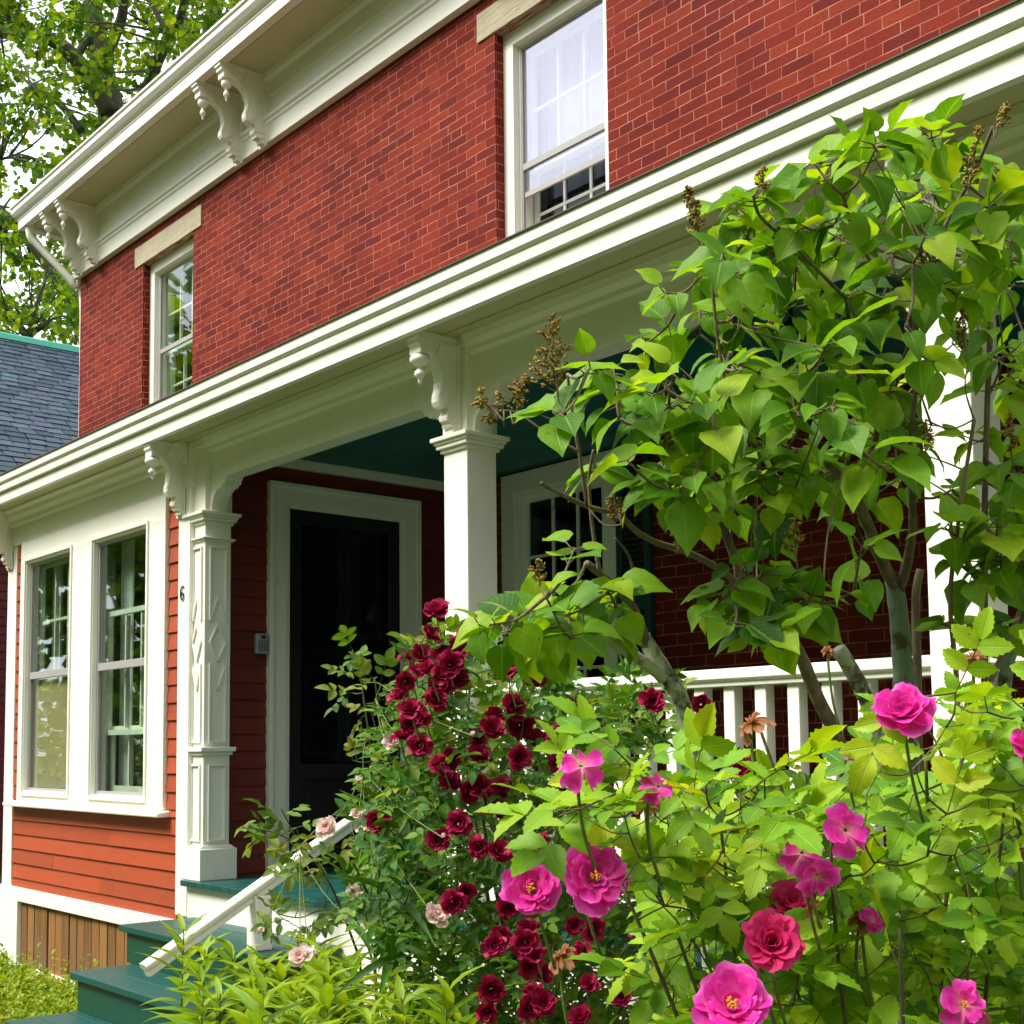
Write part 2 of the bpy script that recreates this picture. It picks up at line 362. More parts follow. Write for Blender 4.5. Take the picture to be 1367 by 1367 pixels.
def petal(name, stops, trans=.42, rough=.6):
    m, nt, p = mat(name); ln = nt.links.new; t = N(nt, 'ShaderNodeAttribute', attribute_name='tone')
    n = noise(nt, 130, 4, .6); c = mixc(nt, .4, ramp(nt, t.outputs['Fac'], stops), ramp(nt, n, [(.3, (.75, .72, .75)), (.7, (1.12, 1.15, 1.12))]), 'MULTIPLY')
    ln(c, p.inputs['Base Color']); p.inputs['Roughness'].default_value = rough; p.inputs['Specular IOR Level'].default_value = .25
    bump(nt, p, n, .3, .002)
    tr = N(nt, 'ShaderNodeBsdfTranslucent'); ln(c, tr.inputs[0]); mx = N(nt, 'ShaderNodeMixShader'); mx.inputs[0].default_value = trans
    ln(p.outputs[0], mx.inputs[1]); ln(tr.outputs[0], mx.inputs[2]); ln(mx.outputs[0], nt.nodes['Material Output'].inputs[0]); return m
MT['pink'] = petal('pink_petal', [(0, (.86, .42, .42)), (.25, (.84, .13, .42)), (.65, (.82, .022, .38)), (.88, (.86, .06, .50)), (1, (.90, .22, .62))])
MT['rosepink'] = petal('deep_rose_petal', [(0, (.5, .02, .06)), (.5, (.72, .02, .16)), (1, (.82, .06, .25))])
MT['darkred'] = petal('dark_red_petal', [(0, (.12, .0, .008)), (.5, (.25, .0015, .028)), (1, (.44, .008, .075))], .2)
MT['palepink'] = petal('pale_pink_petal', [(0, (.86, .52, .38)), (.5, (.86, .60, .52)), (1, (.90, .78, .73))])
MT['wilted'] = petal('wilted_petal', [(0, (.22, .08, .02)), (.5, (.38, .16, .05)), (1, (.55, .25, .16))])
MT['stamen'] = paint('yellow_stamen', (.75, .34, .03), (.6, .4, .3), .4, .7)
MT['seedhead'] = petal('dry_panicle', [(0, (.13, .055, .012)), (.5, (.28, .18, .025)), (1, (.42, .33, .05))], .1, .7)
def bark(name, a, b, lichen=None, sc=(1, 1, .25)):
    m, nt, p = mat(name); n = noise(nt, 40, 6, .7, stretch=sc); n2 = noise(nt, 11, 5, .7)
    c = ramp(nt, n, [(.3, a), (.7, b)])
    if lichen: c = mixc(nt, ramp(nt, n2, [(.43, (0, 0, 0)), (.53, (.9, .9, .9))]), c, lichen)
    nt.links.new(c, p.inputs['Base Color']); p.inputs['Roughness'].default_value = .9; bump(nt, p, n, .8, .012); return m
MT['bark'] = bark('lilac_bark', (.07, .05, .03), (.26, .19, .11))
MT['bark_lichen'] = bark('lichen_covered_bark', (.045, .035, .02), (.18, .13, .08), (.50, .53, .42))
MT['bark_green'] = bark('green_lichen_bark', (.045, .04, .02), (.16, .13, .07), (.17, .25, .16))
MT['tree_bark'] = bark('maple_bark', (.025, .022, .016), (.10, .085, .055), (.07, .08, .035))
MT['cane'] = bark('rose_cane', (.07, .055, .02), (.14, .14, .04))
MT['green_stem'] = bark('green_stem', (.08, .11, .02), (.18, .22, .05))
def ground():
    m, nt, p = mat('lawn_ground'); n = noise(nt, 3, 6, .7); n2 = noise(nt, 60, 4, .7)
    c = ramp(nt, n, [(.3, (.05, .07, .016)), (.55, (.085, .115, .022)), (.75, (.13, .13, .045))])
    c = mixc(nt, .7, c, ramp(nt, n2, [(.3, (.5, .5, .5)), (.7, (1.3, 1.3, 1.2))]), 'MULTIPLY')
    nt.links.new(c, p.inputs['Base Color']); p.inputs['Roughness'].default_value = .95; bump(nt, p, n2, .8, .03); return m
MT['ground'] = ground()

# ------------------------------------------------------------------ setting
g = MB(); n = 40
g.add([(-400, -400, -1.62), (400, -400, -1.62), (400, 400, -1.62), (-400, 400, -1.62)], [(0, 1, 2, 3)])
tag(g.build('ground', MT['ground']), kind='structure')

# ------------------------------------------------------------------ the brick house
D = 5.6; YF = 3.57; FZ = -.755; SX = -7.06
house = thing('brick_house', 'red brick house with white bracketed eaves and a white front porch', 'house', (-5, 4.6, -1.62))
HL, HR, HB = -13.9, 6.5, 13.0
UW = [(-12.29, -11.185, 3.2, 4.945), (-6.675, -5.58, 3.2, 4.945)]
PW = (-6.62, -5.53, -.05, 1.80)
def holes_wall(mb, x0, x1, z0, z1, holes, y, yd):
    xs = sorted({x0, x1, *[h[0] for h in holes], *[h[1] for h in holes]}); zs = sorted({z0, z1, *[h[2] for h in holes], *[h[3] for h in holes]})
    for i in range(len(xs)-1):
        for j in range(len(zs)-1):
            cx = (xs[i]+xs[i+1])/2; cz = (zs[j]+zs[j+1])/2
            if any(h[0] < cx < h[1] and h[2] < cz < h[3] for h in holes): continue
            mb.quad((xs[i], y, zs[j]), (xs[i+1], y, zs[j]), (xs[i+1], y, zs[j+1]), (xs[i], y, zs[j+1]))
    for a, b, c, d in holes:
        mb.quad((a, y, c), (a, y, d), (a, yd, d), (a, yd, c)); mb.quad((b, y, d), (b, y, c), (b, yd, c), (b, yd, d))
        mb.quad((a, y, d), (b, y, d), (b, yd, d), (a, yd, d)); mb.quad((a, y, c), (a, yd, c), (b, yd, c), (b, y, c))
w = MB(); holes_wall(w, HL, HR, -1.62, 5.4, UW+[PW], D, D+.32)
w.quad((HL, HB, -1.62), (HL, D, -1.62), (HL, D, 5.4), (HL, HB, 5.4)); w.quad((HR, D, -1.62), (HR, HB, -1.62), (HR, HB, 5.4), (HR, D, 5.4))
w.quad((HR, HB, -1.62), (HL, HB, -1.62), (HL, HB, 5.4), (HR, HB, 5.4))
w.build('wall', MT['brick'], house)
# main cornice: frieze, soffit, gutter (swept round the front and the left side)
def sweep_front_left(mb, poly, yline, xl):   # poly: (outward, z) from the wall; front along x then left side along y
    n = len(poly); ring = []
    for o, z in poly: ring.append(((HR+.6, yline-o, z), (xl-o, yline-o, z), (xl-o, HB+.6, z)))
    vs = [q for r_ in ring for q in r_]; fs = []
    for i in range(n):
        a, b = i*3, ((i+1) % n)*3
        fs += [(a, b, b+1, a+1), (a+1, b+1, b+2, a+2)]
    fs += [[i*3 for i in range(n)], [i*3+2 for i in range(n)][::-1]]
    mb.add(vs, fs)
cor = MB()
sweep_front_left(cor, [(-.02, 5.25), (.062, 5.25), (.062, 5.40), (.075, 5.415), (.075, 5.435), (.092, 5.45), (.092, 5.475), (.05, 5.485), (.05, 5.66), (.057, 5.665), (.057, 5.80), (.085, 5.82), (.095, 5.866), (-.02, 5.866)], D, HL)
cn = cor.build('frieze', MT['white'], house)
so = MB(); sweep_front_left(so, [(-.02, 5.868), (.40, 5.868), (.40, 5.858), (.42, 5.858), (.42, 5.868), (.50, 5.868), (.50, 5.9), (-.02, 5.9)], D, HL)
so.build('soffit', MT['white_shaded'], cn)
gu = MB(); sweep_front_left(gu, [(.44, 5.846), (.52, 5.842), (.522, 5.935), (.53, 5.945), (.53, 5.955), (.522, 5.965), (.56, 5.985), (.585, 6.02), (.585, 6.07), (.60, 6.08), (.60, 6.10), (.44, 6.10)], D, HL)
gu.build('gutter', MT['white'], cn)
rf = MB(); e0, e1, f0, f1 = HL-.57, HR+.55, D-.57, HB+.55
rf.add([(e0, f0, 6.1), (e1, f0, 6.1), (e1, f1, 6.1), (e0, f1, 6.1), (e0+4.2, (f0+f1)/2, 7.3), (e1-4.2, (f0+f1)/2, 7.3)],
       [(0, 1, 5, 4), (1, 2, 5), (2, 3, 4, 5), (3, 0, 4)])
rf.box(e0, e1, f0-.012, f0, 6.085, 6.112)
rf.build('roof', MT['roof_dark'], house)
# scroll brackets under the eaves
def bracket_mesh(name, H, P, W, fin=True):
    k = H/.62; q = P/.46; mb = MB()
    def cvt(pts): return [(-d*q, -z*k) for d, z in pts]
    body = [(0, 0), (.30, 0), (.30, .145), (.255, .165), (.215, .20), (.19, .25), (.18, .30), (.188, .35), (.205, .39), (.205, .43), (.18, .465), (.14, .47), (.115, .455), (.105, .49), (.125, .515), (.12, .545), (.095, .555), (.085, .58), (.06, .585), (.055, .62), (0, .62)]
    mb.px(cvt(body), -W*.36, W*.36)
    for sx in (-1, 1):      # raised outer bands of the scroll
        band = [(.0, .05), (.20, .05), (.235, .13), (.19, .165), (.155, .22), (.14, .29), (.15, .345), (.165, .39), (.16, .43), (.13, .44), (.105, .41), (.09, .33), (.085, .24), (.05, .15), (0, .12)]
        mb.px(cvt(band), *(sorted((sx*W*.36, sx*W*.46))))
    mb.px(cvt([(.0, 0), (.46, 0), (.46, .05), (.445, .06), (.445, .085), (.425, .095), (.425, .145), (.28, .145), (.28, .03), (0, .03)]), -W*.5, W*.5)
    mb.px(cvt([(0, .0), (.02, .0), (.02, .64), (0, .64)]), -W*.62, W*.62)
    # scroll bulb
    mb.lathe((0, -.165*q, -.43*k), [(.005, -W*.44), (.028*q, -W*.43), (.036*q, -W*.3), (.036*q, W*.3), (.028*q, W*.43), (.005, W*.44)], 12, 'x')
    for dz in (.52, .57): mb.box(-W*.42, W*.42, -.125*q+(dz-.52)*.4, -.02, -dz*k-.012*k, -dz*k)
    me = mb.mesh(name); f = MB(); c = (0, -.37*q, 0)
    f.lathe(c, [(.018, -.14*k), (.036, -.15*k), (.044, -.165*k), (.046, -.185*k), (.036, -.205*k), (.022, -.215*k), (.014, -.225*k), (.012, -.24*k), (.022, -.255*k), (.026, -.272*k), (.02, -.288*k), (.010, -.298*k), (.009, -.32*k), (.006, -.335*k), (.001, -.337*k)], 14)
    return me, f.mesh('finial', smooth=True)
def place_brackets(spots, H, P, W, group, par):
    me, fm = bracket_mesh('bracket', H, P, W)
    for i, (x, y, z) in enumerate(spots):
        o = link('bracket', me, MT['white'], par); o.location = Vector((x, y, z))-ORG[par.name]
        b = o.modifiers.new('Bevel', 'BEVEL'); b.width = .005; b.segments = 2; b.limit_method = 'ANGLE'; b.angle_limit = R(35)
        f = link('finial', fm, MT['white'], o)
place_brackets([(x, D-.05, 5.866) for x in (-13.78, -13.36, -10.19, -9.76, -6.6, -6.17, -3.0, -2.57)], .62, .46, .10, '', house)
# downspout elbow at the left corner
dp = MB()
dp.tube(smooth_path([(HL-.35, D-.45, 5.93), (HL-.35, D-.45, 5.74), (HL-.30, D-.36, 5.62), (HL-.12, D-.12, 5.30), (HL-.07, D-.04, 5.17), (HL-.06, D+.06, 4.9), (HL-.06, D+.06, 1.5), (HL-.06, D+.06, -1.5)], 4), .042, 10)
dp.build('downspout', MT['white'], house, smooth=True)

# ---- windows
def muntin_grid(mb, x0, x1, z0, z1, nx, nz, y, wd=.019):
    for i in range(1, nx): x = x0+(x1-x0)*i/nx; mb.box(x-wd/2, x+wd/2, y, y+.03, z0, z1)
    for j in range(1, nz):
        z = z0+(z1-z0)*j/nz
        for i in range(nx):
            a = x0+(x1-x0)*i/nx+(wd/2 if i else 0); b = x0+(x1-x0)*(i+1)/nx-(wd/2 if i < nx-1 else 0)
            mb.box(a, b, y+.003, y+.027, z-wd/2, z+wd/2)
def brick_window(x0, x1, z0, z1, mid1, mid2, glassm, lint, curtain, low='dark'):
    fr = MB(); fr.ring(x0, x1, z0, z1, .105, D+.075, D+.30); fr.ring(x0+.105, x1-.105, z0+.105, z1-.105, .018, D+.125, D+.20)
    wdw = fr.build('window', MT['white'], house, bevel=.004)
    a, b, c, d = x0+.123, x1-.123, z0+.123, z1-.123
    st = MB(); st.ring(a, b, c, d, .016, D+.13, D+.15); st.box(a+.016, b-.016, D+.128, D+.152, mid1-.022, mid1+.022)
    if mid2: st.box(a+.016, b-.016, D+.14, D+.158, mid2-.018, mid2+.018)
    st.build('storm_frame', MT['alu'], wdw)
    sa = MB(); sa.ring(a, b, mid1-.02, d, .04, D+.20, D+.24); sa.ring(a, b, c, mid1+.02, .04, D+.245, D+.285)
    muntin_grid(sa, a+.04, b-.04, mid1+.02, d-.04, 3, 2, D+.205); muntin_grid(sa, a+.04, b-.04, c+.04, mid1-.02, 3, 2, D+.25)
    sa.build('sash', MT['white'], wdw)
    p1 = MB(); p1.box(a+.016, b-.016, D+.137, D+.141, mid1+.022, d-.016); p1.build('pane', glassm, wdw); p1 = MB()
    zl = (mid2+.018) if mid2 else (c+.016)
    p1.box(a+.016, b-.016, D+.146, D+.15, zl, mid1-.022); p1.build('pane', glassm, wdw)
    p2 = MB()
    if mid2: p2.box(a+.02, b-.02, D+.262, D+.266, c+.04, mid1-.03)
    else: p2.box(a+.02, b-.02, D+.262, D+.266, c+.04, c+.06)
    p2.build('pane', MT['glass_dark'], wdw)
    if curtain:
        cu = MB(); zc = curtain; m = 40
        vs = []
        for i in range(m+1):
            x = a-.05+(b-a+.1)*i/m; y = D+.36+.018*math.sin(i*1.35)+.01*math.sin(i*3.1)
            vs += [(x, y, zc), (x, y+.01, z1+.05)]
        cu.add(vs, [(2*i, 2*i+2, 2*i+3, 2*i+1) for i in range(m)]); cu.build('curtain', MT['curtain'], wdw, smooth=True)
    if lint:
        li = MB(); m = 26; x_0, x_1 = x0-.18, x1+.17; vs = []
        li.px([(D-.012, z1+.001), (D-.012, z1+.205), (D+.09, z1+.205), (D+.09, z1+.001)], x_0, x_1)
        lo = li.build('lintel', MT['stone'], wdw)
        # rough dressed stone: subdivide and jitter the outer face
        import bmesh
        bm = bmesh.new(); bm.from_mesh(lo.data); bmesh.ops.subdivide_edges(bm, edges=bm.edges[:], cuts=14, use_grid_fill=True)
        for v in bm.verts:
            v.co.y += random.uniform(-.0012, .0012); v.co.z += random.uniform(-.004, .003) if abs(v.co.z-(z1+.001+1.62)) < .02 else 0
        bm.to_mesh(lo.data); bm.free()
    return wdw
brick_window(*UW[0], 4.02, None, MT['glass'], True, 0)
brick_window(*UW[1], 3.965, 3.77, MT['glass_sky'], True, 3.75)
# porch window with a shutter
x0, x1, z0, z1 = PW
fr = MB(); fr.ring(x0, x1, z0, z1, .13, D-.03, D+.2); fr.box(x0-.03, x1+.03, D-.07, D+.05, z0-.06, z0-.002); fr.ring(x0+.13, x1-.13, z0+.13, z1-.13, .02, D-.012, D+.12)
pw = fr.build('window', MT['white'], house, bevel=.004)
a, b, c, d = x0+.15, x1-.15, z0+.15, z1-.15
sa = MB(); sa.ring(a, b, .83, d, .045, D+.04, D+.08); sa.ring(a, b, c, .87, .045, D+.085, D+.125)
muntin_grid(sa, a+.045, b-.045, .87, d-.045, 3, 2, D+.045); muntin_grid(sa, a+.045, b-.045, c+.045, .83, 3, 2, D+.09); sa.build('sash', MT['white'], pw)
for q in ((a+.02, b-.02, D+.058, D+.062, .86, d-.02), (a+.02, b-.02, D+.103, D+.107, c+.02, .84)): p = MB(); p.box(*q); p.build('pane', MT['glass_dark'], pw)
sh = MB(); sh.ring(-5.528, -5.25, -.05, 1.80, .05, D-.045, D-.006); sh.box(-5.478, -5.30, D-.044, D-.006, .80, .88)
k = -.0
while k < 1.74:
    if not .77 < k < .88: sh.px([(D-.04, k), (D-.01, k+.028), (D-.01, k+.034), (D-.04, k+.006)], -5.478, -5.30)
    k += .036
sh.build('shutter', MT['shutter'], house)

# ---- the enclosed bay at the left end of the porch (clapboard, two windows)
BY = 3.54
def siding(mb, axis, p, a0, a1, z0, z1, ex, sgn, cuts=True):
    z = z1; i = 0
    while z > z0+.005:
        zb = max(z-ex, z0); segs = [a0, a1]
        if cuts and a1-a0 > 1.2 and random.random() < .75: segs = [a0, random.uniform(a0+.4, a1-.4), a1]
        for s0, s1 in zip(segs[:-1], segs[1:]):
            mb.cur = random.random(); o = random.uniform(-.0015, .0015); f = .016+o
            s0_, s1_ = s0+(.0012 if s0 != a0 else 0), s1-(.0012 if s1 != a1 else 0)
            zb_ = zb+random.uniform(-.0015, .0015)
            poly = [(p, zb_), (p+sgn*f, zb_), (p+sgn*.004, z), (p, z)]
            (mb.px if axis == 'x' else mb.py)(poly, s0_, s1_)
        z -= ex; i += 1
BL = -10.12
b = MB(); s_ = .003
siding(b, 'x', BY+.022, -9.935, -9.805, -.402, 1.56, .1065, -1); siding(b, 'x', BY+.022, -7.385, -7.23, -.402, 1.56, .1065, -1)
siding(b, 'x', BY+.022, -9.935, -7.23, -1.0, -.40, .1065, -1)
b.build('siding', MT['red_siding'], house)
bw = MB(); wins = [(-9.69, -8.85, -.29, 1.395), (-8.458, -7.636, -.29, 1.395)]
holes_wall(bw, BL+.02, SX-.02, -1.62, 1.83, wins, BY+.03, BY+.14)
bw.quad((BL+.02, D, -1.62), (BL+.02, BY+.03, -1.62), (BL+.02, BY+.03, 1.9), (BL+.02, D, 1.9))
bw.build('bay_wall', MT['plaster'], house)
tr = MB()
tr.box(BL, -9.935, BY, BY+.16, -1.0, 1.56); tr.box(-7.23, -7.082, BY, BY+.10, -.97, 1.56)        # corner boards
tr.box(BL-.01, -7.075, BY-.006, BY+.04, 1.56, 1.83)                                               # frieze
tr.px([(BY-.008, 1.70), (BY-.03, 1.715), (BY-.03, 1.745), (BY-.055, 1.77), (BY-.06, 1.80), (BY-.085, 1.815), (BY-.085, 1.83), (BY-.006, 1.83)], BL-.06, -7.10)
tr.box(BL-.01, -9.76, BY-.012, BY+.12, -1.62, -1.0); tr.box(-9.76, -7.0, BY-.01, BY+.03, -1.10, -1.0)   # foundation trim
tr.box(-9.76, -7.0, BY-.004, BY+.05, -1.64, -1.555)
tr.build('trim', MT['white'], house, bevel=.005)
sl = MB(); x = -9.755
while x < -7.1:
    sl.cur = random.random(); wd = random.uniform(.112, .12); sl.box(x, x+wd, BY+.015+random.uniform(0, .008), BY+.04, -1.556, -1.10); x += wd+random.uniform(.008, .016)
sl.box(-9.76, -7.0, BY+.06, BY+.065, -1.6, -1.1)
sl.build('slat_panel', MT['slats'], house, bevel=.002)
sill = MB(); sill.px([(BY-.07, -.405), (BY-.07, -.378), (BY+.02, -.365), (BY+.02, -.405)], -9.945, -7.335)
cas = MB(); (xa, xb, za, zb), (xc, xd, _, _) = wins
cas.box(-9.81, xa, BY-.014, BY+.06, -.365, 1.56); cas.box(xb, xc, BY-.014, BY+.06, -.365, 1.395); cas.box(xd, -7.38, BY-.014, BY+.06, -.365, 1.395)
cas.box(xa, -7.38, BY-.014, BY+.06, 1.395, 1.56)
cas.box(xa, xb, BY-.010, BY+.06, -.365, -.29); cas.box(xc, xd, BY-.010, BY+.06, -.365, -.29)
for q0, q1 in ((xa, xb), (xc, xd)):     # stop mouldings round each opening
    cas.ring(q0-.03, q1+.03, -.325, 1.43, .022, BY-.026, BY-.013)
bwin = cas.build('window', MT['white'], house, bevel=.003)
sill.build('sill', MT['white'], bwin, bevel=.008)
st = MB(); sa = MB(); pn = []
for i, (q0, q1) in enumerate(((xa, xb), (xc, xd))):
    mz = .55
    st.ring(q0, q1, -.29, 1.395, .022, BY+.02, BY+.045); st.box(q0+.022, q1-.022, BY+.016, BY+.048, mz-.022, mz+.028)
    sa.ring(q0+.005, q1-.005, .52 if i == 0 else .10, 1.393 if i == 0 else .93, .034, BY+.085, BY+.115)
    if i == 1: sa.ring(q0+.01, q1-.01, -.28, .16, .045, BY+.118, BY+.135); muntin_grid(sa, q0+.055, q1-.055, -.235, .11, 3, 1, BY+.12)
    muntin_grid(sa, q0+.055, q1-.055, .565 if i == 0 else .145, 1.345 if i == 0 else .885, 3, 2 if i == 0 else 1, BY+.09)
    pn.append((q0+.022, q1-.022, BY+.028, BY+.032, mz+.028, 1.373)); pn.append((q0+.022, q1-.022, BY+.034, BY+.038, -.268, mz-.022))
st.build('storm_frame', MT['alu'], bwin, bevel=.002); sa.build('sash', MT['white'], bwin); 
for q in pn: m_ = MB(); m_.box(*q); m_.build('pane', MT['glass'], bwin)
shd = MB(); shd.box(xa+.03, xb-.03, BY+.06, BY+.064, -.265, .525); shd.build('window_shade', MT['shade'], bwin)
for (q0, q1, ph) in ((xa-.02, xa+.16, 0), (xc-.02, xc+.16, 2)):
    cu = MB(); m = 24; vs = []
    for i in range(m+1):
        xx = q0+(q1-q0)*i/m; yy = BY+.2+.016*math.sin(i*1.5+ph); vs += [(xx, yy, -.3), (xx, yy, 1.45)]
    cu.add(vs, [(2*i, 2*i+2, 2*i+3, 2*i+1) for i in range(m)]); cu.build('curtain', MT['curtain'], bwin, smooth=True)
# house number on the corner board
six = MB(); pts = []
cx, cz, hh = -7.165, .93, .082
for i in range(9): t = i/8; pts.append((cx+.020-.030*math.sin(t*1.7)-.006*t, BY-.006, cz+.041-.045*t-.002))
pts = [(cx+.02, BY-.006, cz+.036), (cx+.008, BY-.006, cz+.041), (cx-.008, BY-.006, cz+.033), (cx-.017, BY-.006, cz+.012), (cx-.019, BY-.006, cz-.012)]
for i in range(13): a_ = math.pi*1.0+i/12*2*math.pi; pts.append((cx+.001+.019*math.cos(a_), BY-.006, cz-.018+.022*math.sin(a_)))
six.tube(smooth_path(pts, 3), .0042, 6); six.build('house_number', MT['black'], house, smooth=True)

# ---- porch: posts, beam, roof, ceiling, floor, railing
def post(x, detail):
    s = MB(); w_ = .17
    s.box(x, x+w_, YF, YF+w_, FZ, 1.345); s.box(x-.004, x+w_+.004, YF-.004, YF+w_+.004, 1.395, 1.83)
    o = s.build('porch_post', MT['white'], house, bevel=.005)
    c = MB()
    def band(z0_, z1_, e): nonlocal c; c.box(x-e, x+w_+e, YF-e, YF+w_+e, z0_, z1_)
    band(1.325, 1.343, .012); band(1.343, 1.362, .026); band(1.362, 1.376, .034); band(1.376, 1.396, .046)
    if detail:
        band(1.225, 1.235, .012); band(1.235, 1.245, .022)
        c2 = MB(); c_, c = c, c2; band(-.035, -.015, .014); band(-.015, .012, .028); c = c_
        c2.build('band', MT['white'], o, bevel=.004)
    c.build('capital', MT['white'], o, bevel=.004)
    p_ = MB(); p_.box(x-.034, x+w_+.034, YF-.034, YF+w_+.034, FZ, -.575); p_.px([(YF-.034, -.575), (YF-.005, -.555), (YF+w_+.005, -.555), (YF+w_+.034, -.575)], x-.012, x+w_+.012); p_.build('plinth', MT['white'], o, bevel=.004)
    if detail:
        m = MB(); X = x+w_
        def strip(y0_, za_, y1_, zb_, wd=.014, h=.012):
            dy, dz = y1_-y0_, zb_-za_; L = math.hypot(dy, dz); ny, nz = -dz/L*wd/2, dy/L*wd/2
            poly = [(y0_+ny, za_+nz), (y1_+ny, zb_+nz), (y1_-ny, zb_-nz), (y0_-ny, za_-nz)]
            m.px(poly, X-.001, X+h+random.uniform(0, .001))
            # the same ornament on the face towards the street
            m.py([(x+w_/2+(q[0]-YF-w_/2), q[1]) for q in poly], YF-h+random.uniform(0, .001), YF+.001)
        l, r_, mid = YF+.034, YF+w_-.034, YF+w_/2
        strip(l, 1.18, l, .755); strip(r_, 1.18, r_, .755); strip(l-.007, 1.187, r_+.007, 1.187)
        strip(l, .75, mid, .90); strip(r_, .75, mid, .90)
        strip(l, .625, mid, .735); strip(r_, .625, mid, .735); strip(l, .625, mid, .515); strip(r_, .625, mid, .515)
        strip(l, .49, mid, .345); strip(r_, .49, mid, .345); strip(l, .50, l, .05); strip(r_, .50, r_, .05); strip(l-.007, .043, r_+.007, .043)
        strip(l, -.10, l, -.52); strip(r_, -.10, r_, -.52); strip(l-.007, -.093, r_+.007, -.093); strip(l-.007, -.527, r_+.007, -.527)
        m.build('moulding', MT['white'], o, bevel=.003)
    return o
PX = [-7.115, -4.643, -2.206, .23, 2.67]
for i, x in enumerate(PX): post(x, i == 0)
be = MB(); zb = 1.582
for i in range(len(PX)-1):
    a, c = PX[i]+.17, PX[i+1]
    # one board per opening: straight soffit with an arched, stepped bracket shape at each end
    prof = [(0, 1.397), (.018, 1.397)]
    for k in range(9): t = k/8*math.pi/2; prof.append((.018+.115*(1-math.cos(t)), 1.40+.125*math.sin(t)))
    prof += [(.150, 1.525), (.152, 1.538), (.182, 1.540), (.186, 1.556), (.215, zb)]
    left = [(a+d_, z_) for d_, z_ in prof]; right = [(c-d_, z_) for d_, z_ in prof][::-1]
    be.py(left+right+[(c, 1.83), (a, 1.83)], YF+.028, YF+.135)
bm_ = be.build('beam', MT['white'], house, bevel=.003)
mo = MB()
for i in range(len(PX)-1):
    mo.px([(YF+.03, 1.745), (YF+.005, 1.76), (YF+.003, 1.78), (YF-.022, 1.80), (YF-.035, 1.83), (YF+.03, 1.83)], PX[i]+.175, PX[i+1]-.005)
    q = PX[i]; mo.box(q-.02, q+.19, YF-.02, YF+.02, 1.79, 1.83)
mo.build('crown_moulding', MT['white'], bm_)
pc = MB()
pc.px([(YF-.245, 1.807), (YF-.279, 1.807), (YF-.281, 1.871), (YF-.272, 1.873), (YF-.272, 1.879), (YF-.303, 1.885), (YF-.306, 1.925), (YF-.296, 1.928), (YF-.296, 1.934), (YF-.310, 1.936), (YF-.320, 1.944), (YF-.322, 1.990), (YF-.20, 2.02), (YF-.20, 1.86), (YF-.245, 1.86)], -10.9, HR+.3)
pcn = pc.build('porch_cornice', MT['white'], house)
ps = MB(); ps.box(-10.85, HR+.2, YF-.249, YF+.05, 1.831, 1.858); ps.box(-10.85, HR+.2, YF-.10, YF-.09, 1.824, 1.8312); ps.build('soffit', MT['white_shaded'], pcn)
pr_ = MB(); pr_.px([(YF-.330, 1.9905), (YF-.330, 1.996), (D-.001, 2.40), (D-.001, 2.34), (YF-.19, 1.99)], -10.92, HR+.32); pr_.build('porch_roof', MT['roof_dark'], house)
ce = MB(); x = -7.0
k = YF+.14
while k < D-.01:
    ce.cur = random.random(); ce.box(-7.03, HR, k, min(k+.088, D-.001), 1.815+random.uniform(0, .001), 1.835); k += .09
ce.build('porch_ceiling', MT['teal_ceiling'], house)
fl = MB(); k = -7.075
while k < HR:
    fl.cur = random.random(); fl.box(k, min(k+.096, HR), YF-.075, D-.001, FZ-.032, FZ+random.uniform(-.001, .001)); k += .098
fl.build('porch_floor', MT['green_deck'], house, bevel=.003)
sk = MB(); sk.box(-7.06, HR, YF-.035, YF, -1.06, FZ-.033); sk.box(-7.06, HR, YF-.02, YF, -1.62, -1.06); sk.build('porch_skirt', MT['white'], house)
es = MB(); [siding(es, 'y', SX-.012, q0, q1, q2, q3, .104, 1, False) for q0, q1, q2, q3 in ((YF+.165, 4.075, FZ, 1.755), (5.18, D, FZ, 1.755), (4.075, 5.18, 1.643, 1.755))]; es.build('entry_siding', MT['red_side_shaded'], house)
ew = MB(); ew.box(SX-.09, SX-.065, YF+.12, D, -1.62, 1.9); ew.box(SX-.02, SX+.022, YF+.17, D, 1.757, 1.816); ew.build('entry_trim', MT['white'], house)
# entry door on the bay's side wall
dr = MB(); y0, y1, zt = 4.06, 5.195, 1.645
for (ya, yb) in ((y0, y0+.12), (y1-.12, y1)): dr.box(SX-.01, SX+.024, ya, yb, FZ, zt-.12)
dr.box(SX-.01, SX+.024, y0, y1, zt-.12, zt); dr.box(SX-.01, SX+.04, y0-.012, y0+.02, FZ, zt+.012); dr.box(SX-.01, SX+.04, y1-.02, y1+.012, FZ, zt+.012); dr.box(SX-.01, SX+.04, y0+.02, y1-.02, zt-.02, zt+.012)
dr.box(SX-.06, SX+.012, y0+.12, y0+.145, FZ, zt-.12); dr.box(SX-.06, SX+.012, y1-.145, y1-.12, FZ, zt-.12); dr.box(SX-.06, SX+.012, y0+.145, y1-.145, zt-.145, zt-.12)
door = dr.build('door', MT['white'], house, bevel=.004)
l = MB(); ya, yb = y0+.146, y1-.146; X0, X1 = SX-.035, SX+.004; zt2 = zt-.146
l.box(X0, X1, ya, ya+.085, FZ+.01, zt2); l.box(X0, X1, yb-.085, yb, FZ+.01, zt2); l.box(X0, X1, ya+.085, yb-.085, zt2-.09, zt2)
l.box(X0, X1, ya+.085, yb-.085, -.20, -.10); l.box(X0, X1, ya+.085, yb-.085, FZ+.01, FZ+.13)
l.box(X0+.01, X1-.012, ya+.085, yb-.085, FZ+.13, -.20)
l.box(X0+.012, X1-.004, ya+.14, yb-.14, FZ+.19, -.26); l.box(X0-.02, X0-.01, ya, yb, FZ, zt2)
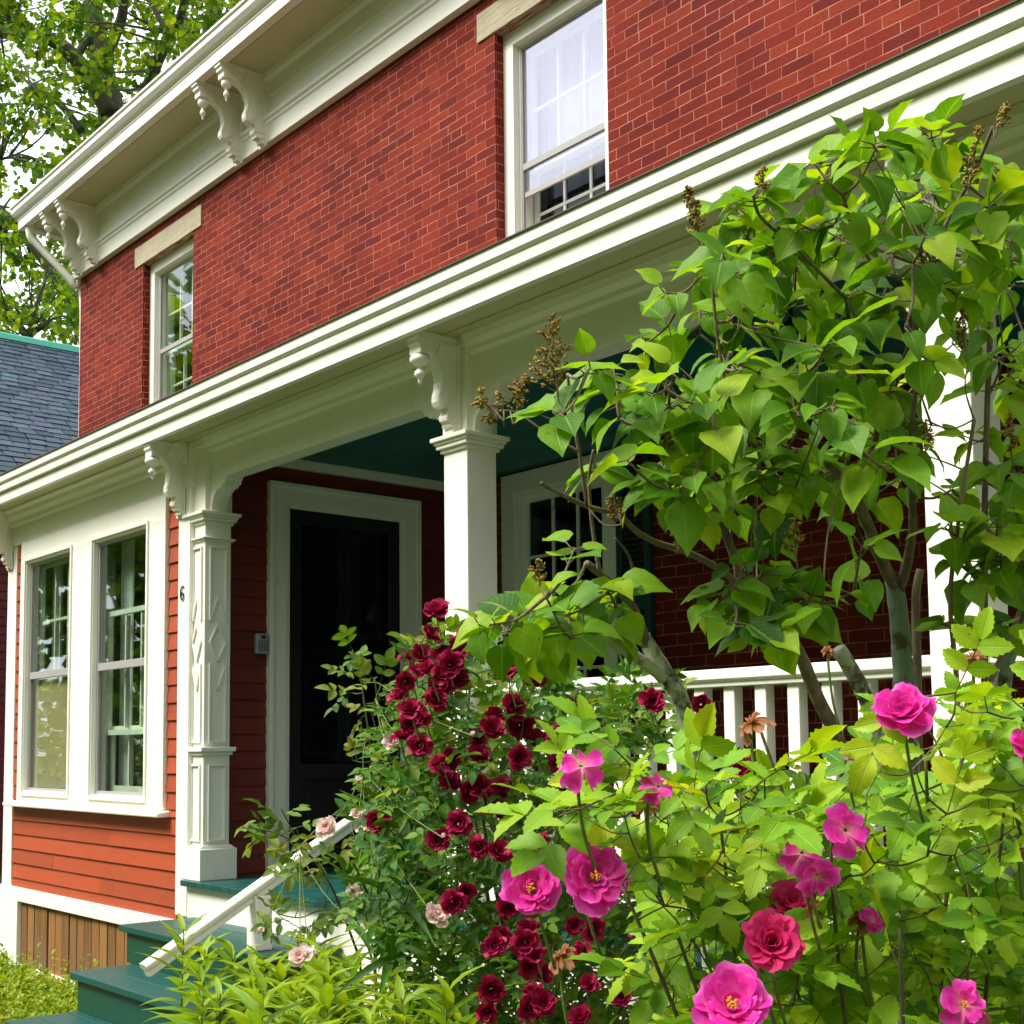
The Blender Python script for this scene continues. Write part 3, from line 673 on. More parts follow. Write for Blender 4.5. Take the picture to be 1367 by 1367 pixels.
l.build('door_leaf', MT['black'], door, bevel=.004)
for (qa, qb) in ((ya+.13, (ya+yb)/2-.03), ((ya+yb)/2+.03, yb-.13)):
    for (ra_, rb_) in ((-.05, .52), (.62, zt2-.15)):
        l2_ = MB(); l2_.box(X0-.0095, X0+.004, qa, qa+.022, ra_, rb_); l2_.box(X0-.0095, X0+.004, qb-.022, qb, ra_, rb_); l2_.box(X0-.0095, X0+.004, qa+.022, qb-.022, ra_, ra_+.022); l2_.box(X0-.0095, X0+.004, qa+.022, qb-.022, rb_-.022, rb_)
        l2_.build('panel_moulding', MT['iron_soft'], door)
gp = MB(); gp.box(X1-.018, X1-.014, ya+.085, yb-.085, -.10, zt2-.09); gp.build('pane', MT['glass_door'], door)
hd = MB(); hd.tube([(X1, yb-.045, .28), (X1+.05, yb-.045, .28), (X1+.05, yb-.12, .28)], .009, 8); hd.lathe((X1, yb-.045, .28), [(.02, -.02), (.02, .02)], 10, 'z'); hd.build('door_handle', MT['iron'], door)
place_brackets([(-7.185, BY-.004, 1.83), (-10.06, BY-.004, 1.83), (-4.558, YF-.006, 1.83), (-2.121, YF-.006, 1.83), (.315, YF-.006, 1.83)], .43, .235, .085, '', house)
# railing
ra = MB(); pieces = [(PX[i]+.17, PX[i+1]) for i in range(1, 4)]
for a, c in pieces:
    ra.px([(YF+.045, .205), (YF+.045, .222), (YF+.03, .232), (YF+.03, .262), (YF+.085, .272), (YF+.14, .262), (YF+.14, .232), (YF+.125, .222), (YF+.125, .205)], a, c)
    ra.px([(YF+.055, FZ+.09), (YF+.055, FZ+.15), (YF+.085, FZ+.16), (YF+.115, FZ+.15), (YF+.115, FZ+.09)], a, c)
rail = ra.build('railing', MT['white'], house, bevel=.003)
for a, c in pieces[:2]:
    nb = round((c-a)/.143); 
    bmesh_ = None
    for i in range(1, nb):
        x = a+(c-a)*i/nb; bb = MB(); bb.box(-.025, .025, YF+.06, YF+.11, FZ+.155, .206)
        if bmesh_ is None: bmesh_ = bb.mesh('baluster')
        o = link('baluster', bmesh_, MT['white'], rail); o.location = (x-ORG[house.name].x, -ORG[house.name].y, -ORG[house.name].z)
        bv = o.modifiers.new('Bevel', 'BEVEL'); bv.width = .004; bv.segments = 2

# ------------------------------------------------------------------ wooden steps with hand rail
steps = thing('wooden_steps', 'dark green wooden porch steps with a white sloping hand rail', 'steps', (-6.1, 3.0, -1.62))
XR = -5.42
for (xl, yf, z, yb, lab) in ((-6.95, 3.07, -.955, 3.53, 0), (-6.81, 2.74, -1.155, 3.10, 0), (-6.75, 2.39, -1.35, 2.77, 0)):
    t_ = MB(); yy = [yf, yf+.165, yb] if yb-yf < .37 else [yf, yf+.16, yf+.32, yb]
    for a, c in zip(yy[:-1], yy[1:]): t_.cur = random.random(); t_.box(xl, XR, a+.002, c-.002, z-.036, z+random.uniform(-.002, .001))
    t_.build('tread', MT['green_deck'], steps, bevel=.005)
    r_ = MB(); zb = {-.955: -1.157, -1.155: -1.352, -1.35: -1.62}[z]; r_.box(xl+.045, XR-.03, yf+.03, yf+.055, zb, z-.037); r_.box(xl+.045, xl+.07, yf+.055, yb-.02, -1.62, z-.038)
    r_.build('riser', MT['green_riser'], steps)
hr = MB(); P0, P1 = Vector((-5.6, 2.60, -.985)), Vector((-5.6, 3.78, -.335)); dv = (P1-P0).normalized(); up = Vector((0, -dv.z, dv.y))
prof = [(-.028, -.045), (.028, -.045), (.028, -.018), (.020, -.012), (.020, .0), (.042, .006), (.045, .026), (.036, .04), (.015, .047), (-.015, .047), (-.036, .04), (-.045, .026), (-.042, .006), (-.020, .0), (-.020, -.012), (-.028, -.018)]
hr.prism(prof, 0, (P1-P0).length, lambda q, a: tuple(P0+dv*a+Vector((q[0]*.78, 0, 0))+up*(q[1]*.76)))
hr.build('hand_rail', MT['white'], steps, bevel=.002)
po = MB(); po.box(-5.645, -5.555, 3.135, 3.225, -.956, -.70); po.build('newel_post', MT['white'], steps, bevel=.005)
fp = LB()
for i in range(60):
    x = random.uniform(-6.3, -5.5); z = -1.345; y = random.uniform(2.62, 2.74)
    fp.add('small0', (x, y, z+.004+random.random()*.01), Vector((random.gauss(0, .02), random.gauss(0, .02), .003)), Vector((random.gauss(0, .02), random.gauss(0, .02), .002)), Vector((0, 0, .02)), random.random())
tag(fp.build('fallen_petals', MT['palepink']), 'pale fallen petals scattered along the back of the lowest green step', 'petals', kind='stuff')

# ------------------------------------------------------------------ small things fixed to the house
kp = thing('keypad_box', 'small grey push-button key box beside the black entry door', 'key box', (SX+.02, 4.0, .58))
k1 = MB(); k1.box(SX+.004, SX+.045, 3.955, 4.045, .575, .70); k1.build('box', MT['grey_plastic'], kp, bevel=.01)
k2 = MB(); k2.box(SX+.0445, SX+.047, 3.968, 4.032, .595, .655); k2.box(SX+.0445, SX+.047, 3.985, 4.015, .668, .688); k2.build('keypad', MT['black'], kp)
k3 = MB()
for i in range(3):
    for j in range(4): k3.box(SX+.047, SX+.050, 3.972+i*.02, 3.986+i*.02, .599+j*.0142, .609+j*.0142)
k3.build('buttons', MT['grey_plastic'], kp)
la = thing('porch_lantern', 'black lantern hanging from the green porch ceiling behind the lilac', 'lantern', (-2.98, 3.95, 1.815))
q = Vector((-2.98, 3.95, 0)); l1 = MB()
l1.lathe((q.x, q.y, 0), [(.05, 1.813), (.05, 1.80), (.012, 1.79), (.008, 1.60), (.02, 1.59), (.06, 1.565), (.088, 1.53), (.088, 1.515), (.01, 1.513)], 16)
for i in range(6): a_ = i*math.pi/3; l1.tube([(q.x+.07*math.cos(a_), q.y+.07*math.sin(a_), 1.52), (q.x+.055*math.cos(a_), q.y+.055*math.sin(a_), 1.27)], .006, 6)
l1.lathe((q.x, q.y, 0), [(.01, 1.275), (.066, 1.272), (.066, 1.255), (.03, 1.235), (.008, 1.205), (.001, 1.2)], 16); l1.build('frame', MT['iron'], la, smooth=False)
l2 = MB(); l2.lathe((q.x, q.y, 0), [(.062, 1.512), (.048, 1.276)], 6); l2.build('glass', MT['glass'], la)

# ------------------------------------------------------------------ neighbouring house
nh = thing('neighbour_house', 'dark maroon clapboard house with a blue grey slate roof and green ridge', 'house', (-22, 6, -1.62))
nw = MB(); siding(nw, 'y', -17.6, 2.0, 9.3, -1.62, 3.4, .115, 1); nw.box(-26.2, -17.61, 2.0, 9.3, -1.62, 3.35)
nw.add([(-26.2, 2.001, 3.35), (-17.62, 2.001, 3.35), (-21.9, 2.001, 6.85), (-26.2, 9.299, 3.35), (-17.62, 9.299, 3.35), (-21.9, 9.299, 6.85)], [(0, 1, 2), (3, 5, 4)])
nw.build('wall', MT['maroon'], nh)
ns = MB(); A = Vector((-17.2, 0, 3.12)); B = Vector((-22, 0, 7.0)); sd = (B-A); L = sd.length; sd.normalize(); nn = Vector((-sd.z, 0, sd.x)); nn = nn if nn.z > 0 else -nn
row = 0; s0 = 0.
while s0 < L:
    y = 1.7-random.random()*.2
    while y < 9.5:
        wd = random.uniform(.24, .34); ns.cur = random.random(); h = .02+random.uniform(0, .012); s1 = min(s0+.30, L); y1_ = min(y+wd-.016, 9.5); off = random.uniform(-.01, .01)
        a = A+sd*(s0+off)+nn*h; b_ = A+sd*s1+nn*.002; a2 = A+sd*(s0+off)
        ns.add([(a.x, y, a.z), (a.x, y1_, a.z), (b_.x, y1_, b_.z), (b_.x, y, b_.z), (a2.x, y, a2.z), (a2.x, y1_, a2.z)], [(0, 1, 2, 3), (4, 5, 1, 0)]); y += wd
    s0 += .165; row += 1
ns.cur = .2; ns.py([(-17.2, 3.10), (-22, 6.98), (-26.6, 3.1), (-26.5, 3.0), (-22, 6.8), (-17.3, 3.0)], 1.7, 9.5)
nr = ns.build('roof', MT['slate'], nh)
rc = MB(); rc.py([(-21.86, 6.93), (-21.9, 7.03), (-22, 7.08), (-22.1, 7.03), (-22.14, 6.93), (-22, 7.0)], 1.65, 9.55); rc.build('ridge_cap', MT['copper'], nr)
# ------------------------------------------------------------------ maple behind the houses
def tree_path(pl, d0, d1, k=5): 
    n_ = len(pl); return smooth_path([at(x, y, d0+(d1-d0)*i/(n_-1)) for i, (x, y) in enumerate(pl)], k)
mt = thing('maple_tree', 'tall leafy maple tree with dark spreading limbs rising behind the house', 'tree', tuple(Vector((at(165, 420, 26).x, at(165, 420, 26).y, -1.62))))
tk = MB(); base = at(165, 420, 26); base = Vector((base.x, base.y, -1.62))
tk.tube(smooth_path([base, at(166, 700, 26), at(160, 420, 26), at(152, 190, 26), at(140, 110, 26), at(128, 50, 26.2), at(118, -60, 26.5)], 6), [.42-.28*i/36 for i in range(37)], 14, .06)
mtk = tk.build('trunk', MT['tree_bark'], mt, smooth=True)
limbs = [([(146, 150), (112, 92), (80, 60), (45, 45), (0, 44), (-60, 30)], .26, .10), ([(138, 80), (160, 30), (165, 0), (175, -60)], .17, .1), ([(155, 180), (190, 130), (215, 70), (238, 30), (250, -20)], .2, .1),
         ([(160, 420), (108, 412), (70, 360), (35, 315), (0, 285), (-60, 250)], .24, .15), ([(108, 175), (85, 145), (60, 125), (40, 115)], .12, .05), ([(150, 200), (260, 80), (285, 20), (300, -40)], .25, .16),
         ([(70, 140), (40, 138), (0, 140)], .05, .02), ([(60, 215), (30, 210), (0, 213)], .04, .015), ([(105, 425), (80, 430), (50, 436), (35, 452)], .06, .03), ([(100, 460), (102, 440), (108, 420)], .05, .04), ([(75, 350), (80, 385), (95, 405)], .03, .02), ([(100, 80), (130, 20), (135, -30)], .12, .08), ([(30, 46), (10, 20), (-10, -10)], .06, .03), ([(225, 45), (205, 10), (200, -30)], .08, .05)]
LP = []
for pl, r0, r1 in limbs:
    b = MB(); pts = tree_path(pl, 25.8, random.uniform(23.5, 27)); nn_ = len(pts); LP += pts
    b.tube(pts, [.72*(r0+(r1-r0)*i/(nn_-1)) for i in range(nn_)], 9, .08); b.build('limb', MT['tree_bark'], mtk, smooth=True)
cr = LB(); tw = MB()
def clump(p, R_, n_, lo, hi):
    for i in range(n_):
        o = rv()*R_*random.random()**.5; o.z *= .75
        leaf(cr, 'maple0', p+o, rv()+Vector((0, 0, -.5)), Vector((0, 0, 1))+rv()*.8, random.uniform(.10, .17), random.uniform(lo, hi))
polyU = [(0, 0), (330, 0), (230, 95), (150, 175), (60, 250), (20, 285), (0, 190)]
polyL = [(0, 190), (60, 150), (110, 190), (40, 260), (0, 260)]
spots = [(q, 1) for q in samp([(-120, -150), (360, -150), (330, 0), (230, 100), (150, 180), (110, 195), (60, 130), (0, 130), (-120, 150)], 135, 11)] + [(q, 0) for q in samp([(0, 130), (60, 120), (115, 195), (55, 255), (15, 285), (0, 220)], 17, 13)]
spots += [(q, 0) for q in samp([(-10, 290), (20, 290), (50, 270), (112, 370), (108, 420), (60, 390), (0, 330)], 22, 10)] + [(q, 0) for q in samp([(0, 380), (60, 375), (106, 420), (104, 470), (60, 455), (0, 440)], 19, 10)]
spots += [(q, 0) for q in samp([(-120, 130), (0, 130), (0, 440), (-120, 440)], 40, 12)]
for (x, y), dense in spots:
    d = random.uniform(22.5, 29); p = at(x, y, d); clump(p, random.uniform(.3, .6) if dense else random.uniform(.2, .4), random.randint(60, 95) if dense else random.randint(26, 42), .05, 1.)
    nr_ = min(LP, key=lambda q_: (q_-p).length)
    if (nr_-p).length < 4: tw.tube(smooth_path([nr_, (nr_+p)/2+rv()*.15, p], 3), [.03, .028, .024, .02, .016, .012, .006], 4)
for i in range(240):    # the part of the crown hidden by the roof
    a_ = random.uniform(0, 2*math.pi); p = base+Vector((math.cos(a_)*random.uniform(1, 6.5), math.sin(a_)*random.uniform(1, 6.5), random.uniform(11, 21)))
    pr = (p-Vector((0, 0, 0))); dd = pr.dot(fw)
    u_ = 683+FPX*pr.dot(RR)/dd; v_ = CY-FPX*pr.dot(UU)/dd
    if 0 < u_ < 340 and 0 < v_ < 460: continue
    clump(p, .8, 46, .05, 1.)
tag(tw.build('twigs', MT['tree_bark'], mt), kind='stuff')
tag(cr.build('crown', MT['maple_leaf'], mt), kind='stuff')

# ------------------------------------------------------------------ shrubs: lilac
def stem_path(pl, d0, d1=None, k=5):
    d1 = d0 if d1 is None else d1; n_ = len(pl)
    return smooth_path([at(x, y, d0+(d1-d0)*i/(n_-1)) for i, (x, y) in enumerate(pl)], k)
def grounded(pts):
    p = pts[0]; return [Vector((p.x+.03, p.y+.04, -1.62)), Vector((p.x+.015, p.y+.02, (p.z-1.62)/2))]+pts
def shrink(pl, r0, r1): n_ = len(pl); return [r0+(r1-r0)*i/(n_-1) for i in range(n_)]
def grow(pool, tips, mb, r0, r1, wob=.05, sag=.1, n=5):
    """connect every tip to the nearest point of the branches grown so far"""
    left = list(tips); out = []
    dist = [min(((q-t).length_squared, i) for i, q in enumerate(pool)) for t in left]
    while left:
        j = min(range(len(left)), key=lambda q: dist[q][0]); t = left.pop(j); d2, i = dist.pop(j); a = pool[i]
        m = (a+t)/2+rv()*wob*(t-a).length+Vector((0, 0, -sag*(t-a).length)); pts = smooth_path([a, m, t], 4)
        mb.tube(pts, shrink(pts, r0, r1), n); out.append((t, (pts[-1]-pts[-3]).normalized(), pts))
        n0 = len(pool); pool += pts[2:]
        for q in range(len(left)):
            for ii in range(n0, len(pool)):
                dd = (pool[ii]-left[q]).length_squared
                if dd < dist[q][0]: dist[q] = (dd, ii)
    return out
LIGHT = Vector((-.25, -.55, .8)).normalized(); TOCAM = -fw

lil = thing('lilac_shrub', 'tall lilac shrub with heart shaped leaves and dry brown seed heads before the porch railing', 'shrub', (at(1120, 1367, 3.0).x, at(1120, 1367, 3.0).y, -1.62))
stems = [
 ([(940, 1110), (930, 1020), (916, 960), (900, 918), (876, 880), (858, 850)], 2.9, 2.85, .022, .017, 'bark_lichen'),
 ([(885, 905), (860, 884), (830, 866), (800, 846)], 2.86, 2.75, .014, .012, 'bark_lichen'),
 ([(862, 862), (850, 825), (832, 795), (800, 765), (782, 752)], 2.85, 2.75, .013, .008, 'bark'),
 ([(1215, 1080), (1208, 960), (1205, 890), (1200, 830), (1193, 775)], 3.2, 3.15, .028, .022, 'bark_green'),
 ([(1196, 785), (1180, 755), (1160, 705), (1140, 660), (1118, 630), (1085, 605), (1040, 608), (1005, 590), (978, 560), (968, 520), (975, 470)], 3.15, 2.7, .016, .006, 'bark'),
 ([(1200, 790), (1213, 740), (1218, 690), (1212, 620), (1185, 560)], 3.15, 2.9, .013, .006, 'bark'),
 ([(1140, 668), (1160, 610), (1170, 560), (1140, 480), (1130, 400)], 3.05, 2.8, .009, .005, 'bark'),
 ([(1225, 1000), (1224, 890), (1222, 800), (1228, 760)], 3.25, 3.25, .012, .010, 'bark'),
 ([(1190, 1040), (1165, 955), (1142, 905), (1118, 866)], 3.05, 3.0, .021, .018, 'bark_lichen'),
 ([(1135, 1060), (1118, 990), (1090, 930), (1060, 860), (1010, 800), (975, 730), (945, 640), (925, 540)], 3.1, 2.75, .02, .006, 'bark'),
 ([(1010, 800), (960, 760), (914, 736), (880, 726), (850, 710), (825, 688), (783, 676), (740, 655), (722, 645)], 3.0, 2.6, .009, .004, 'bark'),
 ([(1312, 1060), (1314, 900), (1314, 700), (1317, 560), (1322, 430)], 2.9, 2.8, .008, .006, 'bark'),
 ([(1345, 1100), (1340, 960), (1346, 880), (1375, 820), (1390, 700)], 3.0, 2.95, .018, .012, 'bark_green'),
 ([(1280, 1000), (1276, 900), (1268, 800), (1280, 690), (1300, 560)], 2.8, 2.7, .006, .004, 'bark'),
 ([(1310, 930), (1345, 860), (1367, 800)], 2.9, 2.9, .008, .006, 'bark'),
 ([(783, 676), (775, 620), (765, 560), (757, 500)], 2.65, 2.6, .004, .003, 'bark'),
 ([(772, 603), (725, 575), (690, 552), (672, 548)], 2.62, 2.6, .003, .002, 'bark'),
 ([(800, 765), (790, 700), (786, 640), (792, 600)], 2.75, 2.7, .005, .003, 'bark'),
 ([(838, 805), (845, 770), (838, 740), (820, 718)], 2.8, 2.75, .004, .0025, 'bark'),
 ([(1212, 620), (1230, 450), (1250, 330), (1300, 230), (1325, 170)], 2.9, 2.6, .006, .004, 'bark'),
 ([(1230, 450), (1150, 330), (1125, 260)], 2.85, 2.6, .005, .003, 'bark'),
 ([(968, 520), (955, 430), (945, 340), (920, 290)], 2.7, 2.6, .004, .003, 'bark'),
 ([(1130, 400), (1060, 330), (1015, 290), (1005, 260)], 2.75, 2.6, .004, .003, 'bark'),
]
pool = []
for pl, d0, d1, r0, r1, mm in stems:
    pts = stem_path(pl, d0, d1)
    if pl[0][1] > 990: pts = grounded(pts); rr = [r0*1.15, r0*1.1]+shrink(pts[2:], r0, r1)
    else: rr = shrink(pts, r0, r1)
    b = MB(); b.tube(pts, rr, 9, .12); b.build('stem', MT[mm], lil, smooth=True); pool += pts[3:] if pl[0][1] > 990 else pts
lt = MB(); ll = LB()
def lilac_twig(t, dr, pts, n_pairs, lo, hi, L0=.060, L1=.102):
    for k in range(n_pairs):
        f = 1-k*.24; i = max(1, int((len(pts)-1)*f)); p = pts[i]; ax = (pts[i]-pts[i-1]).normalized() if (pts[i]-pts[i-1]).length > 1e-5 else dr
        side = ax.cross(Vector((0, 0, 1)) if k % 2 else Vector((.5, -.8, .2))+rv()*.3); side = unit(side)
        for s in (1, -1):
            if random.random() < .1: continue
            d_ = side*s+ax*random.uniform(.1, .7)+Vector((0, 0, random.uniform(-.9, .1)))+rv()*.35
            n_ = Vector((0, 0, .9))+LIGHT*.35+TOCAM*random.uniform(-.1, 1.0)+rv()*.45
            pe = unit(d_+Vector((0, 0, .5)))*random.uniform(.018, .032); lt.tube([p, p+pe*.6, p+pe], [.0016, .0014, .0012], 4)
            leaf(ll, 'lilac%d' % random.randrange(4), p+pe, d_, n_, random.uniform(L0, L1)*(1-.22*(k == 0)), min(1, max(0, random.gauss((lo+hi)/2, (hi-lo)/3))), random.uniform(.98, 1.24))
PA = [(1065, 235), (1120, 220), (1150, 195), (1190, 185), (1245, 170), (1300, 175), (1335, 215), (1340, 280), (1380, 270), (1400, 560), (1330, 640), (1250, 600), (1180, 640), (1090, 590), (1000, 570), (930, 580), (880, 540), (860, 480), (845, 450), (880, 390), (905, 320), (940, 285), (1000, 260)]
PB = [(770, 500), (810, 465), (870, 480), (960, 560), (940, 680), (880, 690), (800, 650), (780, 570)]
PC = [(650, 825), (690, 800), (750, 775), (830, 790), (835, 840), (780, 860), (700, 860), (670, 850)]
PD = [(950, 790), (985, 750), (1050, 770), (1085, 800), (1070, 850), (1020, 860), (950, 830)]
PE = [(1225, 640), (1380, 640), (1380, 860), (1330, 830), (1290, 870), (1240, 790)]
PG = [(870, 550), (1240, 560), (1225, 660), (1130, 690), (900, 660)]
PF = [(900, 600), (1090, 620), (1040, 700), (930, 690)]
tips = []
for P_, n_, md, da, db in ((PA, 72, 32, 2.4, 3.1), (PA, 50, 26, 2.7, 3.35), (PB, 16, 30, 2.4, 2.8), (PC, 15, 28, 2.4, 2.85), (PD, 14, 28, 2.45, 2.9), (PE, 26, 30, 2.6, 3.1), (PF, 14, 30, 2.7, 3.1), (PG, 17, 30, 2.75, 3.3)):
    for (x, y) in samp(P_, n_, md):
        if 1220 < x < 1335 and 430 < y < 850 and random.random() < .4: continue
        tips.append(at(x, y, random.uniform(da, db)))
for (x, y) in [(1255, 180), (1170, 195), (1205, 185), (1320, 275), (1085, 215), (1005, 265), (640, 835), (735, 560), (765, 735), (1075, 800), (1140, 790), (1150, 730)]: tips.append(at(x, y, random.uniform(2.4, 2.7)))
for i in range(26): tips.append(at(random.uniform(1380, 1800), random.uniform(230, 800), random.uniform(2.5, 3.4)))
for t, dr, pts in grow(pool, tips, lt, .0042, .0018): lilac_twig(t, dr, pts, random.choice((2, 3, 3)), .15, .95)
for i in range(90):     # bare twigs inside the crown
    a_ = random.choice([q for q in pool if 2.2 < q.dot(fw) < 3.4 and -.1 < q.z < 1.1 and q.dot(RR)/q.dot(fw)*FPX+683 > 930]); e_ = a_+(rv()*.8+Vector((-.3, 0, .8))).normalized()*random.uniform(.12, .38)
    ux, uy = e_.dot(RR)/e_.dot(fw)*FPX+683, CY-e_.dot(UU)/e_.dot(fw)*FPX
    if not (inpoly(ux, uy, PA) or inpoly(ux, uy, PG)): continue
    pts = smooth_path([a_, (a_+e_)/2+rv()*.02, e_], 4); lt.tube(pts, shrink(pts, .003, .0011), 4)
tag(lt.build('twigs', MT['bark'], lil, smooth=True), kind='stuff')
ll.build('foliage', MT['lilac_leaf'], lil)
def panicle(p, axis, L, wid, seed):
    lb = LB(); a = unit(axis); rs = random.Random(seed); m = MB(); m.tube([p, p+a*L*.5, p+a*L], [.0022, .0016, .0008], 4)
    nb = int(9+L*(70+900*wid))
    for i in range(nb):
        f = .1+.9*i/nb; o = p+a*L*f; sd_ = unit(a.cross(rv())); l_ = wid*(1.05-f)*rs.uniform(.6, 1.1)+.006; e = o+(sd_*.85+a*.6).normalized()*l_
        m.tube([o, (o+e)/2, e], [.0009, .0008, .0006], 3)
        for j in range(int(4+l_*190)):
            q_ = o+(e-o)*rs.uniform(.25, 1.05)+rv()*.004; lb.add('bud', q_, *[v*rs.uniform(.004, .0075)*s for v, s in zip(frame((e-o)+rv()*.01, rv()), (1.5, .8, .8))], rs.random())
    return m, lb
oc = np.array([(1, 0, 0), (0, 1, 0), (0, 0, 1), (0, -1, 0), (0, 0, -1), (-1, 0, 0)], float)
of = [(0, 1, 2), (0, 2, 3), (0, 3, 4), (0, 4, 1), (5, 2, 1), (5, 3, 2), (5, 4, 3), (5, 1, 4)]
TEMPL['bud'] = (oc*.6, np.array([i for f in of for i in f]), np.array([3]*8), np.zeros((6, 2)))
heads = [(745, 535, 2.5, .17, .078, (-.1, 0, 1)), (672, 562, 2.55, .085, .05, (-.6, -.2, .7)), (688, 556, 2.55, .075, .045, (.2, .1, 1)), (932, 320, 2.6, .085, .022, (-.1, 0, 1)), (985, 440, 2.6, .07, .03, (.1, 0, 1)), (1018, 260, 2.6, .06, .012, (0, 0, 1)),
         (1062, 745, 2.55, .075, .03, (0, 0, 1)), (1290, 260, 2.6, .14, .02, (.2, .1, 1)), (1330, 170, 2.58, .05, .015, (.4, .3, .8)), (1228, 380, 2.6, .07, .014, (.1, 0, 1)), (1290, 470, 2.6, .09, .025, (-.1, 0, 1)), (1350, 610, 2.7, .09, .016, (0, 0, 1)), (830, 700, 2.6, .06, .03, (-.3, 0, .6)),
         (720, 782, 2.5, .05, .022, (0, 0, 1)), (1255, 350, 2.6, .05, .02, (.3, 0, 1)), (905, 690, 2.7, .07, .015, (0, 0, -1)), (1030, 350, 2.7, .07, .02, (.3, 0, .9)), (920, 280, 2.6, .05, .012, (-.1, 0, 1)), (885, 610, 2.7, .06, .02, (.2, 0, 1)), (1235, 560, 2.7, .06, .015, (.1, 0, -1))]
for i, (x, y, d, L, wd, ax) in enumerate(heads):
    p = at(x, y, d); m, lb = panicle(p, Vector(ax), L, wd, i); h = lb.build('seed_head', MT['seedhead'], lil); m.build('stalk', MT['bark'], h)
    a_ = min(pool, key=lambda q: (q-p).length)
    if (a_-p).length > .02: st_ = MB(); st_.tube(smooth_path([a_, (a_+p)/2+Vector((0, 0, -.02)), p], 4), .0018, 4); st_.build('twig', MT['bark'], lil)

# ------------------------------------------------------------------ roses
def bloom_mesh(name, seed, layers, cup=.5, ruf=.1):
    """layers: (count, length, width, start angle from the axis, end angle)"""
    rs = random.Random(seed); V = []; F = []; T = []; NU, NV = 6, 6
    for li, (cnt, L, W, a0, a1) in enumerate(layers):
        ph0 = rs.random()*6.28
        for k in range(cnt):
            ph = ph0+2*math.pi*k/cnt+rs.uniform(-.2, .2); aa1 = a1+rs.uniform(-26, 22); Lk = L*rs.uniform(.8, 1.14); n0 = len(V); r = .003; z = -.004*li*.3; tw = rs.uniform(-.3, .3)
            er = [rs.uniform(-1, 1) for _ in range(NU+1)]; notch = rs.uniform(0, .12)
            prof = []
            for j in range(NV+1):
                v = j/NV; a = R(a0+(aa1-a0)*v**.8); prof.append((r, z, a)); r += math.sin(a)*Lk/NV; z += math.cos(a)*Lk/NV
            for j in range(NV+1):
                v = j/NV; rj, zj, a = prof[j]; wv = W*(.28+.72*math.sin(min(1, v*1.25)*math.pi/2))*(1 if v < .75 else 1-.42*((v-.75)/.25)**2)
                for i in range(NU+1):
                    u = 2*i/NU-1; lat = u*wv/2; inw = cup*u*u*wv*.5; out = ruf*er[i]*L*v*v*.55-notch*L*(1-abs(u))*(v == 1)
                    rr = rj-inw*math.cos(a)+out*math.sin(a)*.4+out*math.cos(a)*.6; zz = zj+inw*math.sin(a)+out*.35+tw*u*wv*.2
                    V.append((rr*math.cos(ph)-lat*math.sin(ph), rr*math.sin(ph)+lat*math.cos(ph), zz)); T.append(min(1, max(0, v+rs.uniform(-.06, .06)-.1*(li/ max(1, len(layers))))))
            for j in range(NV):
                for i in range(NU): q = n0+j*(NU+1)+i; F.append((q, q+1, q+NU+2, q+NU+1))
    me = bpy.data.meshes.new(name); me.from_pydata(V, [], F); me.polygons.foreach_set('use_smooth', [True]*len(F))
    a = me.attributes.new('tone', 'FLOAT', 'POINT'); a.data.foreach_set('value', T); me.update(); return me
def stamen_mesh(seed):
    rs = random.Random(seed); m = MB()
    for i in range(34):
        a = rs.random()*6.28; t = rs.uniform(.1, .75); L = rs.uniform(.006, .011); e = Vector((math.sin(t)*math.cos(a)*L, math.sin(t)*math.sin(a)*L, .003+math.cos(t)*L)); m.cur = rs.random()
        m.tube([(0, 0, .001), e*.5, e], [.0004, .0004, .0004], 3); m.lathe(e, [(.0002, -.0009), (.0012, 0), (.0002, .0009)], 5)
    return m.mesh('stamens')
def sepals(m, p, ax, s=1.):     # green cup and short stalk below the bloom
    m.lathe((0, 0, 0), [(.001, -.016*s), (.0045*s, -.012*s), (.0055*s, -.006*s), (.003*s, -.001*s)], 7)
def rotz(axis): return Vector((0, 0, 1)).rotation_difference(unit(axis))
OPEN = [(6, .040, .044, 70, 92), (5, .034, .038, 52, 78), (5, .026, .03, 35, 62), (4, .017, .02, 18, 40)]
FULL = [(6, .038, .045, 62, 100), (6, .034, .04, 45, 72), (6, .028, .034, 28, 48), (5, .022, .026, 12, 28), (4, .017, .02, 4, 12)]
LOOSE = [(5, .040, .042, 78, 118), (3, .030, .03, 55, 80)]
FALL = [(4, .038, .036, 100, 150), (2, .03, .03, 60, 110)]
CUPP = [(6, .026, .034, 50, 98), (6, .024, .030, 35, 62), (5, .020, .026, 20, 36), (4, .015, .018, 5, 16)]
CUP2 = [(5, .026, .032, 62, 118), (6, .022, .030, 42, 78), (5, .019, .024, 22, 46), (4, .014, .018, 8, 20)]
BUDD = [(5, .022, .022, 18, 8), (4, .018, .018, 10, 2)]
pinkb = thing('rose_bush', 'tall rose bush with large bright pink blooms and light green leaves in front', 'rose bush', (at(1130, 1367, 1.75).x, at(1130, 1367, 1.75).y, -1.62))
c = at(1130, 1367, 1.75); canes = []; rt = MB(); rl = LB(); pool = []
